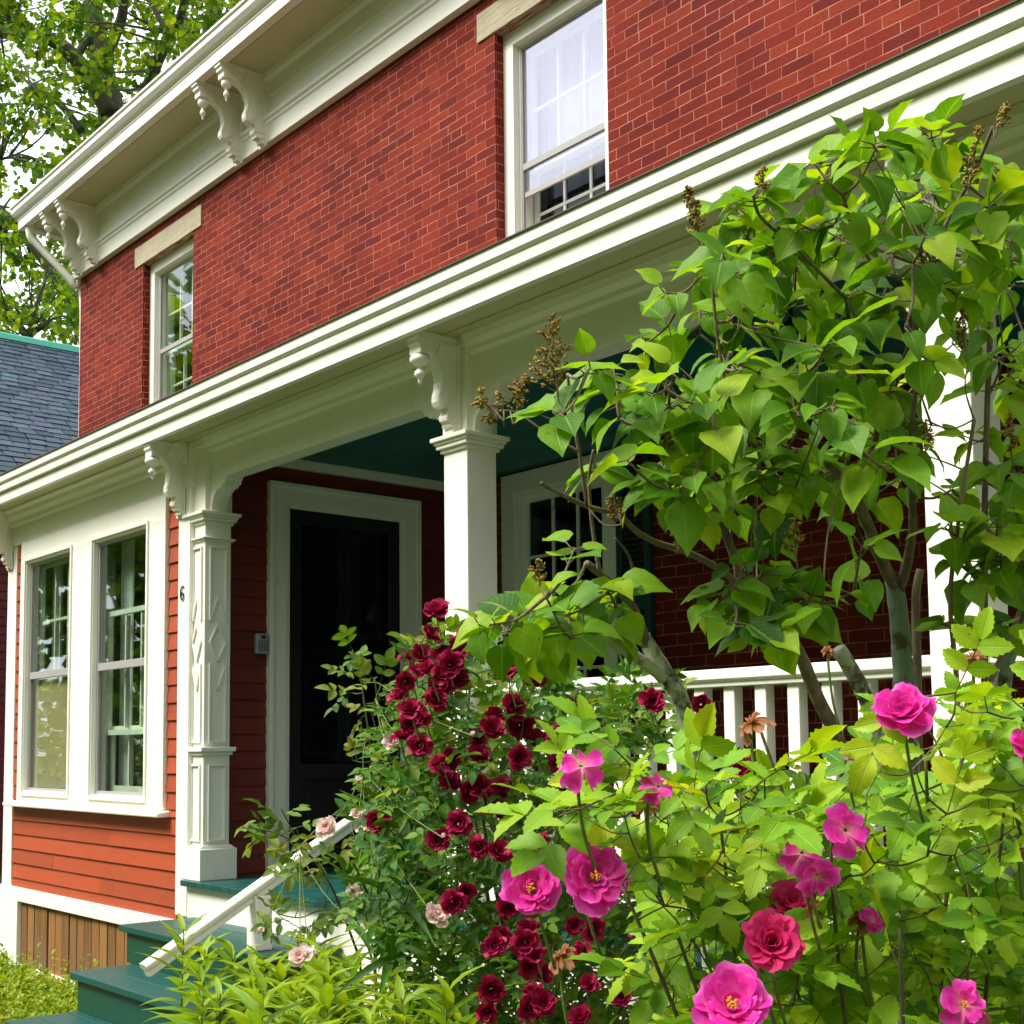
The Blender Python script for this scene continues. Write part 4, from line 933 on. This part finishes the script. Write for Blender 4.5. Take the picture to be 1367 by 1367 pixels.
for (x, y, d) in [(830, 1180, 1.65), (960, 1090, 1.75), (1010, 960, 1.85), (1110, 1180, 1.6), (1235, 1010, 1.7), (1300, 900, 1.75), (1345, 1030, 1.7), (1200, 1240, 1.5), (1010, 1290, 1.5), (1290, 1290, 1.55), (905, 1250, 1.6), (1420, 1000, 1.75)]:
    p = at(x, y, d); b0 = c+Vector((random.uniform(-.18, .18), random.uniform(-.12, .25), 0)); b0.z = -1.62
    pts = smooth_path([b0, b0.lerp(p, .4)+Vector((random.uniform(-.08, .08), random.uniform(-.05, .08), .05)), b0.lerp(p, .8)+Vector((0, .02, .03)), p], 7)
    b = MB(); b.tube(pts, shrink(pts, .0045, .0022), 7, .1); b.build('stem', MT['cane'], pinkb, smooth=True); pool += pts[10:]
def compound(lb, mb, p, d, n, L, tone, kind='leaflet', nk=3, pairs=2, spread=.2, r=.0009):
    X, Y, Z = frame(d, n); rl_ = L*1.7; q = [p+X*(rl_*f)+Z*(-.10*rl_*f*f) for f in (0, .5, 1)]
    if mb is not None: mb.tube(q, [r, r, r*.7], 3, cap=False)
    sp = [(1., X, 1.1)]
    for k in range(pairs):
        f = .86-.40*k
        for s in (1, -1): sp.append((f, X*.45+Y*s*.9, 1-.13*k))
    for f, dd, sc in sp:
        o = p+X*(rl_*f)+Z*(-.10*rl_*f*f)
        leaf(lb, kind+str(random.randrange(nk)), o, dd+rv()*spread, Z+rv()*.28, L*sc*random.uniform(.85, 1.12), min(1, max(0, tone+random.gauss(0, .1))))
PP = [(755, 1100), (790, 1030), (830, 1010), (900, 1040), (960, 1040), (1030, 1060), (1100, 1070), (1160, 1050), (1190, 985), (1215, 955), (1300, 945), (1400, 950), (1420, 1400), (880, 1400), (850, 1250), (800, 1130)]
PL = [(900, 1120), (1420, 1050), (1420, 1420), (880, 1420)]
tips = [at(x, y, random.uniform(1.5, 1.8)) for x, y in samp(PP, 110, 32)]+[at(x, y, random.uniform(1.7, 2.15)) for x, y in samp(PP, 110, 30)]+[at(x, y, random.uniform(2.0, 2.7)) for x, y in samp(PL, 200, 18)]
tips += [at(x, y, random.uniform(1.5, 1.8)) for x, y in [(745, 1090), (775, 1080), (820, 1000), (850, 1020), (1020, 1040), (1195, 925), (1225, 930), (1275, 925), (1345, 930), (1000, 1070), (925, 1060)]]
for i in range(60): tips.append(at(random.uniform(1420, 1800), random.uniform(930, 1400), random.uniform(1.5, 2.1)))
for i in range(70): tips.append(at(random.uniform(850, 1420), random.uniform(1400, 1800), random.uniform(1.4, 2.0)))
for t, dr, pts in grow(pool, tips, rt, .0016, .0009, .08, .06):
    for k in range(random.choice((1, 1, 2))):
        p = pts[-1-2*k]; d_ = dr*.5+rv()*.8+Vector((0, 0, .1)); n_ = Vector((0, 0, 1))+LIGHT*.3+TOCAM*random.uniform(0, .9)+rv()*.4
        compound(rl, rt, p, d_, n_, random.uniform(.034, .054), random.betavariate(1.9, 2.1))
tag(rt.build('twigs', MT['cane'], pinkb, smooth=True), kind='stuff'); rl.build('foliage', MT['rose_leaf'], pinkb)
def add_bloom(par, me, mtl, p, axis, s, stm=None, pool_=None, spin=None):
    o = link('bloom', me, None, par)
    if not me.materials: me.materials.append(mtl)
    o.rotation_mode = 'QUATERNION'; q_ = rotz(axis); sp = Matrix.Rotation(random.random()*6.28 if spin is None else spin, 4, 'Z').to_quaternion()
    o.rotation_quaternion = q_ @ sp; o.scale = (s, s, s); o.location = p-ORG[par.name]
    if stm is not None: link('stamens', stm, MT['stamen'], o)
    return o
STM = stamen_mesh(1)
MP = {k: bloom_mesh('bloom_petals', i, L_, cp, rf_) for i, (k, L_, cp, rf_) in enumerate((('open', OPEN, .35, .22), ('open2', OPEN, .3, .28), ('loose', LOOSE, .3, .3), ('fall', FALL, .4, .3), ('loose2', LOOSE, .35, .35), ('full3', FULL, .45, .2)))}
for me in MP.values(): me.materials.append(MT['pink'])
deep = bloom_mesh('bloom_petals', 21, FULL, .5, .18); deep.materials.append(MT['rosepink']); deep2 = bloom_mesh('bloom_petals', 22, FULL, .5, .25); deep2.materials.append(MT['rosepink'])
wilt = bloom_mesh('bloom_petals', 31, [(5, .028, .014, 120, 165), (6, .022, .012, 90, 140), (6, .016, .009, 40, 100)], .8, .5); wilt.materials.append(MT['wilted'])
def stalk(p, axis, L=.09):
    a = unit(axis); bs = MB(); bs.tube(smooth_path([p-a*.004, p-a*.03, p-a*.05+Vector((0, .01, -.04)), p-a*.05+Vector((0, .03, -L))], 3), [.0042, .0038]+[.0022]*8, 6); bs.build('flower_stalk', MT['green_stem'], pinkb, smooth=True)
UPC = (TOCAM+Vector((0, 0, .35))).normalized()
for key, x, y, d, s, ax, st_ in [
  ('open', 710, 1188, 1.62, .93, (-.05, -.1, .15), True), ('open2', 792, 1172, 1.68, 1.12, (.1, .1, .1), True), ('full3', 1205, 955, 1.48, .9, (-.3, 0, .6), False), ('deep', 1030, 1260, 1.5, .88, (-.1, 0, .2), False),
  ('open', 978, 1345, 1.38, 1.05, (-.1, -.1, .5), True), ('loose', 1128, 1108, 1.46, .68, (.2, 0, .1), False), ('fall', 1070, 1138, 1.46, .66, (-.3, .2, .3), False), ('loose2', 1090, 1168, 1.44, .56, (.1, 0, -.6), False),
  ('fall', 775, 1022, 1.5, .74, (.1, 0, .5), False), ('fall', 878, 1050, 1.5, .52, (.3, 0, .4), False), ('loose', 1285, 1342, 1.42, .62, (0, 0, .1), True), ('deep2', 1055, 1212, 1.68, .85, (-.1, .2, .6), False),
  ('full3', 1372, 1000, 1.62, .6, (.2, 0, .2), False), ('loose2', 1163, 1228, 1.58, .36, (.3, 0, .3), False), ('fall', 1140, 1003, 1.75, .4, (0, 0, .2), False), ('full3', 1450, 1150, 1.7, .9, (0, 0, .4), False), ('open', 1540, 1020, 1.8, .9, (0, 0, .4), True),
  ('deep', 1240, 1165, 1.75, .34, (0, 0, .3), False)]:
    p = at(x, y, d); a_ = TOCAM*.8+Vector((0, 0, .25))+RR*ax[0]+Vector((0, 0, ax[2]))+Vector((0, ax[1], 0))
    me = {'deep': deep, 'deep2': deep2}.get(key) or MP[key]; add_bloom(pinkb, me, None, p, a_, s, STM if st_ else None); stalk(p, a_)
for x, y, d, s in ((1002, 965, 1.7, .95), (1298, 878, 1.75, .75), (1150, 1222, 1.6, .8), (748, 1275, 1.75, .9), (862, 1068, 1.72, .8), (1300, 1350, 1.5, .8), (1360, 1135, 1.6, .5), (1035, 1100, 1.75, .6), (1105, 868, 2.2, .5), (930, 1170, 1.7, .5)):
    p = at(x, y, d); o = add_bloom(pinkb, wilt, None, p, Vector((random.uniform(-.4, .4), -.3, .6)), s); o['label'] = 'withered brown bloom'; stalk(p, Vector((0, 0, 1)))

red = thing('rose_bush', 'climbing rose with clusters of dark crimson blooms before the middle porch post', 'rose bush', (at(690, 1367, 4.1).x, at(690, 1367, 4.1).y, -1.62))
c = at(690, 1367, 4.1); pool = []; rt = MB(); rl = LB(); bs = MB()
for (x, y, d) in [(590, 830, 4.3), (560, 950, 4.2), (630, 880, 4.3), (700, 890, 4.2), (770, 920, 4.1), (840, 960, 4.0), (520, 1080, 4.0), (470, 1150, 3.9), (640, 1050, 3.8), (720, 1150, 3.6), (760, 1280, 3.5), (600, 1200, 3.8), (850, 1250, 3.5), (1010, 1060, 3.6)]:
    p = at(x, y, d); b0 = c+Vector((random.uniform(-.3, .3), random.uniform(-.2, .2), 0)); b0.z = -1.62
    pts = smooth_path([b0, b0.lerp(p, .45)+Vector((random.uniform(-.1, .1), 0, .1)), b0.lerp(p, .85)+Vector((0, 0, .05)), p], 7)
    b = MB(); b.tube(pts, shrink(pts, .009, .003), 6, .1); b.build('stem', MT['cane'], red, smooth=True); pool += pts[6:]
PR = [(565, 840), (600, 850), (640, 862), (700, 875), (760, 890), (785, 935), (850, 900), (905, 920), (880, 1000), (790, 1010), (770, 1080), (850, 1160), (900, 1400), (560, 1400), (530, 1260), (500, 1230), (480, 1180), (480, 1130), (495, 1070), (500, 1010), (535, 965), (548, 900)]
tips = [at(x, y, random.uniform(3.5, 4.4)) for x, y in samp(PR, 430, 12)]+[at(x, y, random.uniform(4.2, 4.8)) for x, y in samp(PR, 150, 16)]+[at(x, y, random.uniform(3.5, 4.0)) for x, y in samp([(880, 1020), (1100, 1040), (1080, 1180), (920, 1200)], 40, 14)]
for i in range(90): tips.append(at(random.uniform(560, 950), random.uniform(1390, 1650), random.uniform(3.4, 4.4)))
for t, dr, pts in grow(pool, tips, rt, .0026, .0013, .1, .05, 4):
    for k in range(random.choice((2, 3, 3))):
        p = pts[-1-2*k]+rv()*.01; d_ = dr*.5+rv()*.9+Vector((0, 0, .05)); n_ = Vector((0, 0, 1))+LIGHT*.3+TOCAM*random.uniform(0, .7)+rv()*.5
        compound(rl, None, p, d_, n_, random.uniform(.032, .05), random.betavariate(1.8, 2.4), 'small', 2)
tag(rt.build('twigs', MT['cane'], red), kind='stuff'); rl.build('foliage', MT['redrose_leaf'], red)
RM = [bloom_mesh('bloom_petals', 41+i, L_, .5, .28) for i, L_ in enumerate((CUPP, CUP2, CUPP, CUP2))]
RB = bloom_mesh('bloom_petals', 51, BUDD, .6, .1)
spots = [(583, 818), (572, 848), (560, 876), (590, 872), (608, 862), (622, 852), (548, 880), (570, 895), (588, 900), (600, 888), (556, 898), (612, 880), (592, 925), (580, 935), (540, 910), (536, 930), (548, 948), (560, 958), (544, 968), (588, 918), (605, 905), (535, 985), (560, 995),
         (690, 893), (703, 896), (715, 898), (678, 900), (682, 946), (663, 955), (655, 975), (692, 968), (715, 990), (757, 945), (745, 980), (748, 1020), (745, 985), (690, 1012), (636, 987), (640, 1010), (600, 1015), (588, 1032), (600, 1045), (585, 1020), (622, 1058), (640, 1052), (652, 1075), (668, 1056), (665, 1082), (612, 1100), (664, 1140), (722, 1128), (600, 1200), (620, 1190), (604, 1205),
         (702, 1160), (690, 1200), (676, 1212), (705, 1240), (700, 1258), (716, 1275), (705, 1290), (722, 1300), (712, 1325), (725, 1340), (705, 1345), (668, 1252), (660, 1262), (765, 1235), (790, 1240), (775, 1272), (785, 1315), (830, 1332), (775, 1360), (852, 1252), (870, 938), (935, 940), (872, 935), (1008, 1080), (1068, 1082), (990, 1025), (815, 1040), (800, 1050), (655, 1320), (650, 1350), (912, 1092), (1240, 1165), (905, 1350), (760, 1050), (585, 1120), (640, 1130), (505, 1098)]
for i, (x, y) in enumerate(spots[:98]):
    front = y > 1120 or x > 780
    d = random.uniform(3.05, 3.3) if front and y > 1120 else random.uniform(3.35, 3.75)
    if y < 1000 and x < 720: d = random.uniform(3.4, 3.65)
    if x > 880: d = 3.4
    p = at(x, y, d); a_ = TOCAM*.7+Vector((0, 0, .45))+rv()*.55; s = random.uniform(.95, 1.36)*(d/3.4)
    add_bloom(red, random.choice(RM), MT['darkred'], p, a_, s)
    a2 = unit(a_); bs = MB(); bs.tube(smooth_path([p, p-a2*.03, p-a2*.04+Vector((0, .02, -.05))], 3), .002, 5); bs.build('flower_stalk', MT['green_stem'], red)

pale = thing('rose_bush', 'sparse rose bush with small pale pink blooms leaning over the white hand rail', 'rose bush', (at(480, 1367, 4.9).x, at(480, 1367, 4.9).y, -1.62))
c = at(480, 1367, 4.9); pool = []; rt = MB(); rl = LB(); bs = MB()
for pl, d0, d1, r0 in [([(500, 1300), (505, 1150), (500, 1050), (490, 970), (480, 900), (470, 868)], 4.7, 4.5, .006), ([(500, 1060), (515, 1010), (505, 950), (500, 905)], 4.6, 4.5, .004), ([(480, 1280), (440, 1180), (400, 1130), (360, 1110), (322, 1105)], 4.7, 4.4, .005), ([(400, 1130), (385, 1100), (375, 1080)], 4.6, 4.5, .003),
                     ([(500, 1290), (470, 1220), (430, 1215), (400, 1225), (370, 1220)], 4.6, 4.4, .004), ([(400, 1130), (430, 1100), (480, 1060)], 4.6, 4.5, .004), ([(500, 1280), (480, 1180), (470, 1100)], 4.6, 4.5, .004)]:
    pts = stem_path(pl, d0, d1)
    if pl[0][1] > 1250: pts = grounded(pts); rr = [r0, r0]+shrink(pts[2:], r0, .0018)
    else: rr = shrink(pts, r0, .0018)
    b = MB(); b.tube(pts, rr, 6, .1); b.build('stem', MT['cane'] if pl[-1][0] < 465 else MT['green_stem'], pale, smooth=True); pool += pts[4:]
tl = [(470, 868), (474, 890), (466, 900), (488, 912), (470, 925), (500, 905), (510, 915), (505, 935), (495, 950), (480, 960), (500, 975), (515, 990), (480, 995), (470, 1015), (485, 1030), (500, 1040), (522, 1030), (322, 1103), (335, 1120), (345, 1100), (360, 1125), (358, 1085), (372, 1092), (380, 1120), (395, 1105), (400, 1140), (415, 1120), (425, 1150), (385, 1150), (372, 1222), (385, 1230), (400, 1212), (415, 1235), (430, 1210), (445, 1225), (440, 1180), (455, 1130), (470, 1110), (490, 1080), (465, 1150), (475, 1200), (350, 1240), (405, 1250)]
for t, dr, pts in grow(pool, [at(x, y, random.uniform(4.35, 4.65)) for x, y in tl], rt, .0022, .0012, .1, .0, 4):
    for k in range(random.choice((1, 2))):
        compound(rl, rt, pts[-1-2*k], dr*.6+rv()*.8, Vector((0, 0, 1))+TOCAM*random.uniform(.1, .8)+rv()*.4, random.uniform(.034, .052), random.betavariate(2, 2), 'leaflet', 3, 2, r=.0008)
tag(rt.build('twigs', MT['green_stem'], pale), kind='stuff'); rl.build('foliage', MT['palerose_leaf'], pale)
PM = [bloom_mesh('bloom_petals', 61+i, L_, .5, .25) for i, L_ in enumerate((CUPP, CUP2))]; PBd = bloom_mesh('bloom_petals', 65, BUDD, .6, .1)
for x, y, s, bud in [(437, 1105, 1.25, 0), (470, 1193, .95, 0), (580, 1225, 1.15, 0), (400, 1278, 1.3, 0), (478, 1045, .9, 1), (522, 990, .9, 0), (535, 985, .6, 1), (476, 1088, .7, 0), (345, 1245, .9, 1), (485, 1110, .8, 0), (632, 983, .6, 1), (752, 867, .7, 0), (590, 1118, .5, 1), (462, 1225, .6, 1), (412, 1272, .9, 0), (512, 985, .6, 1)]:
    d = random.uniform(3.6, 3.9) if x < 560 else 3.15; p = at(x, y, d); a_ = TOCAM*.6+Vector((0, 0, .6))+rv()*.4
    add_bloom(pale, PBd if bud else random.choice(PM), MT['palepink'], p, a_, s)
    q_ = min(pool, key=lambda v: (v-p).length); bs = MB(); bs.tube(smooth_path([p, p.lerp(q_, .5)+Vector((0, 0, -.02)), q_], 3), .0016, 4); bs.build('flower_stalk', MT['green_stem'], pale)

# ------------------------------------------------------------------ leafy perennials in the bed beside the steps
def perennial(seed):
    rs = random.Random(seed); m = MB(); lb = LB(); H = 1.; lean = Vector((rs.uniform(-.1, .1), rs.uniform(-.1, .1), 0))
    pts = [Vector((0, 0, 0))+lean*f*f+Vector((0, 0, H*f)) for f in (0, .25, .5, .75, 1)]; m.tube(smooth_path(pts, 3), shrink([0]*13, .005, .0022), 5)
    nl = 34
    for i in range(nl):
        f = .38+.62*(i/nl)**.75; p = lean*f*f+Vector((0, 0, H*f)); a = i*2.4+rs.uniform(-.4, .4); up_ = .55+1.9*max(0, f-.75)*4*.6
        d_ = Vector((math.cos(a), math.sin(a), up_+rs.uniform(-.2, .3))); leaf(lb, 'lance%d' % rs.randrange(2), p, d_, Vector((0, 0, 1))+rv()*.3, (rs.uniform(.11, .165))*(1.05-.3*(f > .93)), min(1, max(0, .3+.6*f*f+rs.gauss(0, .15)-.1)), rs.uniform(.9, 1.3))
    return m.mesh('perennial_stem'), lb
PV = []
for sd in range(6):
    me, lb = perennial(sd); o = lb.build('tmp_leaves', None, None, local=True); PV.append((me, o.data))
    o.data.materials.append(MT['bed_leaf']); me.materials.append(MT['green_stem']); bpy.data.objects.remove(o)
LABP = 'bright green narrow leaved perennial in the flower bed beside the green steps'
bed = [(240, 1236, 4.3), (262, 1262, 4.2), (300, 1285, 4.1), (330, 1270, 4.2), (355, 1295, 4.0), (250, 1310, 3.9), (290, 1320, 3.9), (380, 1275, 4.1), (420, 1290, 4.0), (455, 1300, 3.9), (490, 1285, 4.1), (530, 1310, 3.9), (400, 1325, 3.8), (440, 1330, 3.8), (340, 1335, 3.8), (480, 1335, 3.8), (560, 1330, 3.7), (600, 1340, 3.7), (300, 1350, 3.6), (265, 1345, 3.7), (370, 1352, 3.6), (520, 1345, 3.7), (430, 1360, 3.5), (580, 1362, 3.5), (340, 1300, 4.2), (470, 1262, 4.3), (620, 1365, 3.6), (395, 1250, 4.5), (550, 1290, 4.2), (505, 1250, 4.4)]
for i in range(46): bed.append((random.uniform(270, 660), random.uniform(1290, 1480), random.uniform(3.3, 4.4)))
for i, (x, y, d) in enumerate(bed):
    p = at(x, y, d); h = p.z+1.62
    if h < .3: continue
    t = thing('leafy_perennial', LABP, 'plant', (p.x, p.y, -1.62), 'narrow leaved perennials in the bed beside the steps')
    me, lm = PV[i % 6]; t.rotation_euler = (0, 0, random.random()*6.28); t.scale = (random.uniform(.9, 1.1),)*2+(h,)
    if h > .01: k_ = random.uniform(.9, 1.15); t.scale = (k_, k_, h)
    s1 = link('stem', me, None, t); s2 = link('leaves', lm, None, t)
# long arching blades among the red rose
gl = LB()
for i in range(46):
    p = at(random.uniform(490, 580), random.uniform(1110, 1290), random.uniform(3.7, 4.2)); leaf(gl, random.choice(('lance0', 'lance1')), p, Vector((random.gauss(0, .7), random.gauss(0, .5), random.uniform(-.6, 1))), Vector((0, 0, 1))+TOCAM*.6+rv()*.3, random.uniform(.16, .28), random.uniform(.1, .6), .7)
gl.build('long_leaves', MT['redrose_leaf'], red)
# ------------------------------------------------------------------ lawn weeds by the bay
gr = LB()
for i in range(15000):
    x = random.uniform(-11.8, -4.4); y = random.uniform(1.2, 3.5)
    if x > -6.9 and y > 2.0: continue
    if x > -7.0 and y > 3.0: continue
    h = random.uniform(.06, .14)*(1+.5*math.sin(x*3.1)*math.sin(y*4.3)); d_ = Vector((random.gauss(0, .4), random.gauss(0, .4), 1))
    leaf(gr, 'blade0', Vector((x, y, -1.62)), d_, rv()+Vector((0, -.6, .3)), h, random.betavariate(2, 2), random.uniform(.5, 1.1))
for i in range(2400):   # feathery weeds with small leaves
    x = random.uniform(-10.6, -6.9); y = 3.42-abs(random.gauss(0, .5)); h = random.uniform(.05, .17)*(1 if random.random() < .95 else 2.2)
    a = Vector((x, y, -1.62)); lean = Vector((random.gauss(0, .12), random.gauss(0, .12), 1))
    for k in range(9):
        f = .25+.75*k/8; leaf(gr, random.choice(('small0', 'small1')), a+lean*h*f, rv()+Vector((0, 0, .4)), Vector((0, 0, 1))+rv()*.5, random.uniform(.022, .045), random.betavariate(2.6, 1.6))
for i in range(9000):
    x = random.uniform(-30, 10); y = random.uniform(-6, 1.2)
    leaf(gr, 'blade0', Vector((x, y, -1.62)), Vector((random.gauss(0, .4), random.gauss(0, .4), 1)), rv(), random.uniform(.08, .18), random.betavariate(2, 2), 1.6)
tag(gr.build('lawn_weeds', MT['grass']), 'bright green grass and feathery weeds growing along the foot of the bay', 'grass', kind='stuff')

# ------------------------------------------------------------------ unseen trees added across the road: tall to shade the porch, mirrored in windows
stm = MB(); stm.tube(smooth_path([(0, 0, 0), (.1, 0, 2), (0, .1, 4), (.1, 0, 7)], 4), shrink([0]*13, .28, .12), 10, .1)
for k in range(7):
    a = k*2.4; stm.tube(smooth_path([(0, 0, 2.6+k*.5), (math.cos(a)*1.2, math.sin(a)*1.2, 4+k*.6), (math.cos(a)*2.8, math.sin(a)*2.8, 5.4+k*.7)], 4), shrink([0]*9, .11, .04), 7)
stl = LB()
for k in range(90):
    c_ = rv(); c_ = Vector((c_.x*3.6, c_.y*3.6, 5.6+c_.z*4.4)); c_ = Vector((0, 0, 5.6)).lerp(c_, random.random()**.4); R_ = random.uniform(.7, 1.3)
    for i in range(48):
        o = rv()*R_*random.random()**.5; leaf(stl, 'maple0', c_+o, rv()+Vector((0, 0, -.4)), Vector((0, 0, 1))+rv()*.8, random.uniform(.22, .42), random.random())
o = stl.build('tmp', MT['maple_leaf'], None, local=True); stlm = o.data; bpy.data.objects.remove(o); stm_ = stm.mesh('trunk', smooth=True)
for (x, y, s_) in ((-50, -5, 2.0), (-41, -11, 1.9), (-33, -14, 1.35), (-25, -15, 1.1), (-19, -15, 1.5), (-12, -16, 1.75), (-5, -16, 1.7), (2, -16, 1.8), (9, -14, 1.7), (16, -10, 1.65), (21, -4, 1.6)):
    t = thing('unseen_street_tree', 'unseen leafy tree added across the road to shade the porch', 'tree', (x, y, -1.62), 'unseen trees added along the far side of the road')
    t.rotation_euler = (0, 0, random.random()*6.28); t.scale = (s_, s_, s_); link('trunk', stm_, MT['tree_bark'], t); tag(link('crown', stlm, None, t), kind='stuff')

hl = LB()  # unseen leaf wall, added to close reflected sky gaps and cut low light
for i in range(15000):
    x = random.uniform(-75, 40); y = -21+random.gauss(0, .5); z = -1.62+random.random()**.75*5.6
    leaf(hl, 'maple0', Vector((x, y, z)), rv(), Vector((0, 1, .6))+rv()*.6, random.uniform(.3, .5), random.random())
tag(hl.build('unseen_hedge', MT['maple_leaf']), 'long dense green hedge added across the road to block low sky', 'unseen_hedge')

# ------------------------------------------------------------------ light
sun_el, sun_az = 52, 205      # azimuth measured from +y (north) clockwise
wd = bpy.data.worlds.new('World'); S.world = wd; wd.use_nodes = True; nt = wd.node_tree; ln = nt.links.new
bg = nt.nodes['Background']; sk = N(nt, 'ShaderNodeTexSky', sky_type='NISHITA'); sk.sun_disc = False; sk.sun_elevation = R(sun_el); sk.sun_rotation = R(sun_az); sk.air_density = 1.; sk.dust_density = 2.; sk.ozone_density = 1.
ln(sk.outputs[0], bg.inputs[0]); bg.inputs[1].default_value = .10
b2 = N(nt, 'ShaderNodeBackground'); tc = N(nt, 'ShaderNodeTexCoord')
cl = noise(nt, 1.6, 6, .55, tc.outputs['Generated'])
ln(ramp(nt, cl, [(.3, (.80, .84, .95)), (.7, (1.0, 1.0, 1.0))]), b2.inputs[0]); b2.inputs[1].default_value = .82
ms = N(nt, 'ShaderNodeMixShader'); ln(ramp(nt, cl, [(.2, (.6, .6, .6)), (.6, (.92, .92, .92))]), ms.inputs[0]); ln(bg.outputs[0], ms.inputs[1]); ln(b2.outputs[0], ms.inputs[2]); ln(ms.outputs[0], nt.nodes['World Output'].inputs[0])
sl_ = bpy.data.lights.new('sun', 'SUN'); sl_.energy = 2.4; sl_.angle = R(24); sl_.color = (1, .965, .91)
so_ = bpy.data.objects.new('sun', sl_); COL.objects.link(so_)
az = R(sun_az); dirv = Vector((math.sin(az)*math.cos(R(sun_el)), math.cos(az)*math.cos(R(sun_el)), math.sin(R(sun_el))))
so_.rotation_mode = 'QUATERNION'; so_.rotation_quaternion = dirv.to_track_quat('Z', 'Y'); so_.location = (0, 0, 20)
S.view_settings.view_transform = 'Standard'; S.view_settings.look = 'None'; S.view_settings.exposure = 1.48; S.view_settings.gamma = 1
S.render.engine = 'CYCLES'; S.cycles.max_bounces = 6; S.cycles.diffuse_bounces = 4; S.cycles.glossy_bounces = 3; S.cycles.transparent_max_bounces = 12
